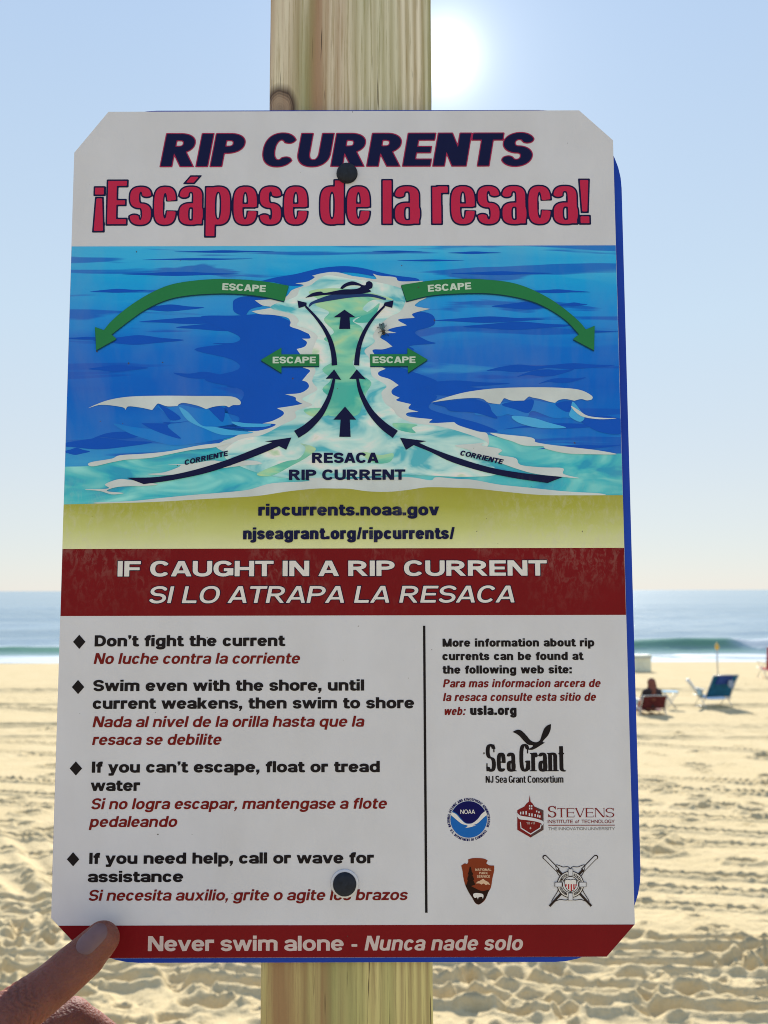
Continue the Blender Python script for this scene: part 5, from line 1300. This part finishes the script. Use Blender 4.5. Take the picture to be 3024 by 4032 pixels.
# seated person in the low maroon chair
gs = on_sand(2560, 2815)
pchair = beach_chair(gs, R(4), 1.0, 'low maroon beach chair under the seated person, nearest the sign edge', M_MAROON, None, back_ang=30, seat_h=.13, blen=.34)
M_HAIR = plain('brown_hair', (.15, .045, .03), .6, .4, 0, .4, 30); M_TAN = plain('tanned_skin', (.36, .15, .11), .5, .4, 0, .1, 10); M_SHIRT = plain('dark_shirt', (.035, .028, .035), .8, .2, 0, .3, 12)
person = empty('person', gs + Vector((0, 0, .0)), (0, 0, 0), 'person with brown hair and dark top sitting in the maroon beach chair', 'person')
def build_person():
    V = Vector; b = gs; q = lambda x, y, z: b + V((x * .86, y * .86, (z - .24) * .80 + .15))
    cones = [(q(0, -.06, .33), (.155, .115), q(0, -.13, .52), (.135, .10)), (q(0, -.13, .52), (.135, .10), q(0, -.20, .72), (.175, .095)), (q(-.15, -.20, .745), (.06, .055), q(.15, -.20, .745), (.06, .055)),
             (q(0, -.19, .76), (.052, .052), q(0, -.165, .87), (.048, .048))]
    for s_ in (-1, 1):
        cones += [(q(s_ * .19, -.20, .74), (.052, .052), q(s_ * .27, -.17, .50), (.042, .042)), (q(s_ * .27, -.17, .50), (.040, .040), q(s_ * .25, .10, .50), (.030, .028)), (q(s_ * .25, .10, .50), (.035, .022), q(s_ * .24, .18, .49), (.030, .016)),
                  (q(s_ * .09, -.04, .32), (.088, .08), q(s_ * .12, .40, .40), (.060, .060)), (q(s_ * .12, .40, .40), (.058, .058), q(s_ * .13, .68, .05), (.038, .038)), (q(s_ * .13, .68, .04), (.038, .03), q(s_ * .14, .84, .04), (.035, .025))]
    fused('body', [(q(0, -.155, .965), (.070, .085, .105), None), (q(0, -.055, .955), (.014, .02, .02), None)], cones, .013, M_TAN, person, 4)
    # dark top follows the trunk and upper arms
    tc_ = [(q(0, -.06, .35), (.165, .125), q(0, -.13, .52), (.146, .112)), (q(0, -.13, .52), (.146, .112), q(0, -.20, .71), (.187, .108)), (q(-.16, -.20, .738), (.067, .064), q(.16, -.20, .738), (.067, .064))]
    for s_ in (-1, 1): tc_.append((q(s_ * .19, -.20, .735), (.064, .062), q(s_ * .255, -.175, .55), (.054, .052)))
    fused('shirt', [], tc_, .013, M_SHIRT, person, 3)
    hb = [(q(0, -.185, .985), (.095, .098, .115), None), (q(0, -.235, .87), (.11, .06, .12), None), (q(0, -.275, .74), (.095, .05, .14), None), (q(0, -.28, .62), (.075, .04, .12), None)]
    o = fused('hair', hb, [], .010, M_HAIR, person, 3, lambda co, n: vnoise(co[:, 0] * 60, co[:, 2] * 7 + co[:, 1] * 60, 3) * .012)
build_person()

# blue tote and pale folding table beside the person
M_BT = plain('sky_blue_bag', (.30, .50, .60), .8, .2)
def bag(loc, label, mat, s_=1.0):
    t = empty('beach_bag', loc, (0, 0, R(12)), label, 'bag')
    bm = bmesh.new()
    vs_ = bmesh.ops.create_cube(bm, size=1, matrix=Matrix.Translation((0, 0, .17 * s_)) @ Matrix.Diagonal((.36 * s_, .18 * s_, .34 * s_, 1)))['verts']
    for v in vs_:
        if v.co.z > .2 * s_: v.co.x *= 1.2; v.co.y *= .5
    bmesh.ops.bevel(bm, geom=bm.edges[:], offset=.03 * s_, segments=3); bmesh.ops.subdivide_edges(bm, edges=bm.edges[:], cuts=2)
    for v in bm.verts: v.co += Vector((mnoise.noise(v.co * 9), mnoise.noise(v.co * 9 + Vector((5, 0, 0))), 0)) * .03 * s_
    bm_obj('bag_body', bm, mat, t, True)
    for y in (-.04, .04):
        bm = bmesh.new(); tube(bm, [(-.10 * s_, y, .32 * s_), (-.08 * s_, y, .44 * s_), (0, y, .48 * s_), (.08 * s_, y, .44 * s_), (.10 * s_, y, .32 * s_)], .009, 6); bm_obj('handle', bm, M_WHITEP, t, True)
bag(on_sand(2490, 2795) + Vector((0, -.1, -.01)), 'pale blue beach bag standing in the sand left of the seated person', M_BT, .8)
# a second folded chair frame to the right of the person: pale folding stool
fst = empty('folding_stool', on_sand(2640, 2795), (0, 0, R(-8)), 'pale folding stool with a light blue top, just right of the seated person', 'stool')
bm = bmesh.new(); box_m(bm, (0, 0, .43), (.36, .30, .02)); bmesh.ops.bevel(bm, geom=bm.edges[:], offset=.006, segments=2); bm_obj('stool_top', bm, M_TW1, fst)
for y in (-.13, .13):
    for s_ in (-1, 1):
        bm = bmesh.new(); tube(bm, [(-.16 * s_, y * (1 if s_ > 0 else .85), -.03), (.16 * s_, y * (1 if s_ > 0 else .85), .42)], .010, 8); bm_obj('leg', bm, M_ALU, fst, True)

# red chair cut by the right edge of the picture, further down the beach
rc = on_sand(3042, 2672)
beach_chair(rc, R(6), 1.2, 'red beach chair nearer the water, cut off by the right edge', M_REDC, M_REDC, back_ang=8)

# pole with a yellow top near the water line
pp = on_sand(2826, 2668)
pole = empty('marker_pole', pp, (0, 0, 0), 'thin pale pole with a yellow float on top, behind the teal chair', 'pole')
bm = bmesh.new(); tube(bm, [(0, 0, -.3), (0, 0, .5), (0.01, 0, 1.0)], .028, 8); bm_obj('shaft', bm, M_ALU, pole, True)
M_YEL = plain('yellow_float', (.62, .42, .10), .5, .4)
bm = bmesh.new(); blob(bm, (.01, 0, 1.08), (.08, .07, .11)); blob(bm, (.01, 0, 1.19), (.03, .03, .05)); bm_obj('float', bm, M_YEL, pole, True)

# pale cooler by the water, just beside the sign's edge
cc = on_sand(2512, 2644)
cool = empty('cooler_box', cc, (0, 0, R(5)), 'pale yellow and grey cooler box at the water edge, right next to the sign', 'cooler')
M_CREAM = plain('cream_plastic', (.74, .76, .62), .5, .4); M_CGREY = plain('grey_plastic', (.33, .38, .40), .5, .4)
for nm, c, d, mt in (('cooler_body', (0.05, 0, .28), (.80, .45, .56), M_CREAM), ('cooler_lid', (0.05, 0, .60), (.84, .49, .08), M_CREAM), ('side_pocket', (-.45, -.05, .25), (.22, .34, .42), M_CGREY)):
    bm = bmesh.new(); box_m(bm, c, d); bmesh.ops.bevel(bm, geom=bm.edges[:], offset=.03, segments=3); bm_obj(nm, bm, mt, cool)
bm = bmesh.new(); tube(bm, [(-.35, -.25, .50), (-.35, -.30, .55), (.45, -.30, .55), (.45, -.25, .50)], .015, 6); bm_obj('handle', bm, M_CGREY, cool, True)
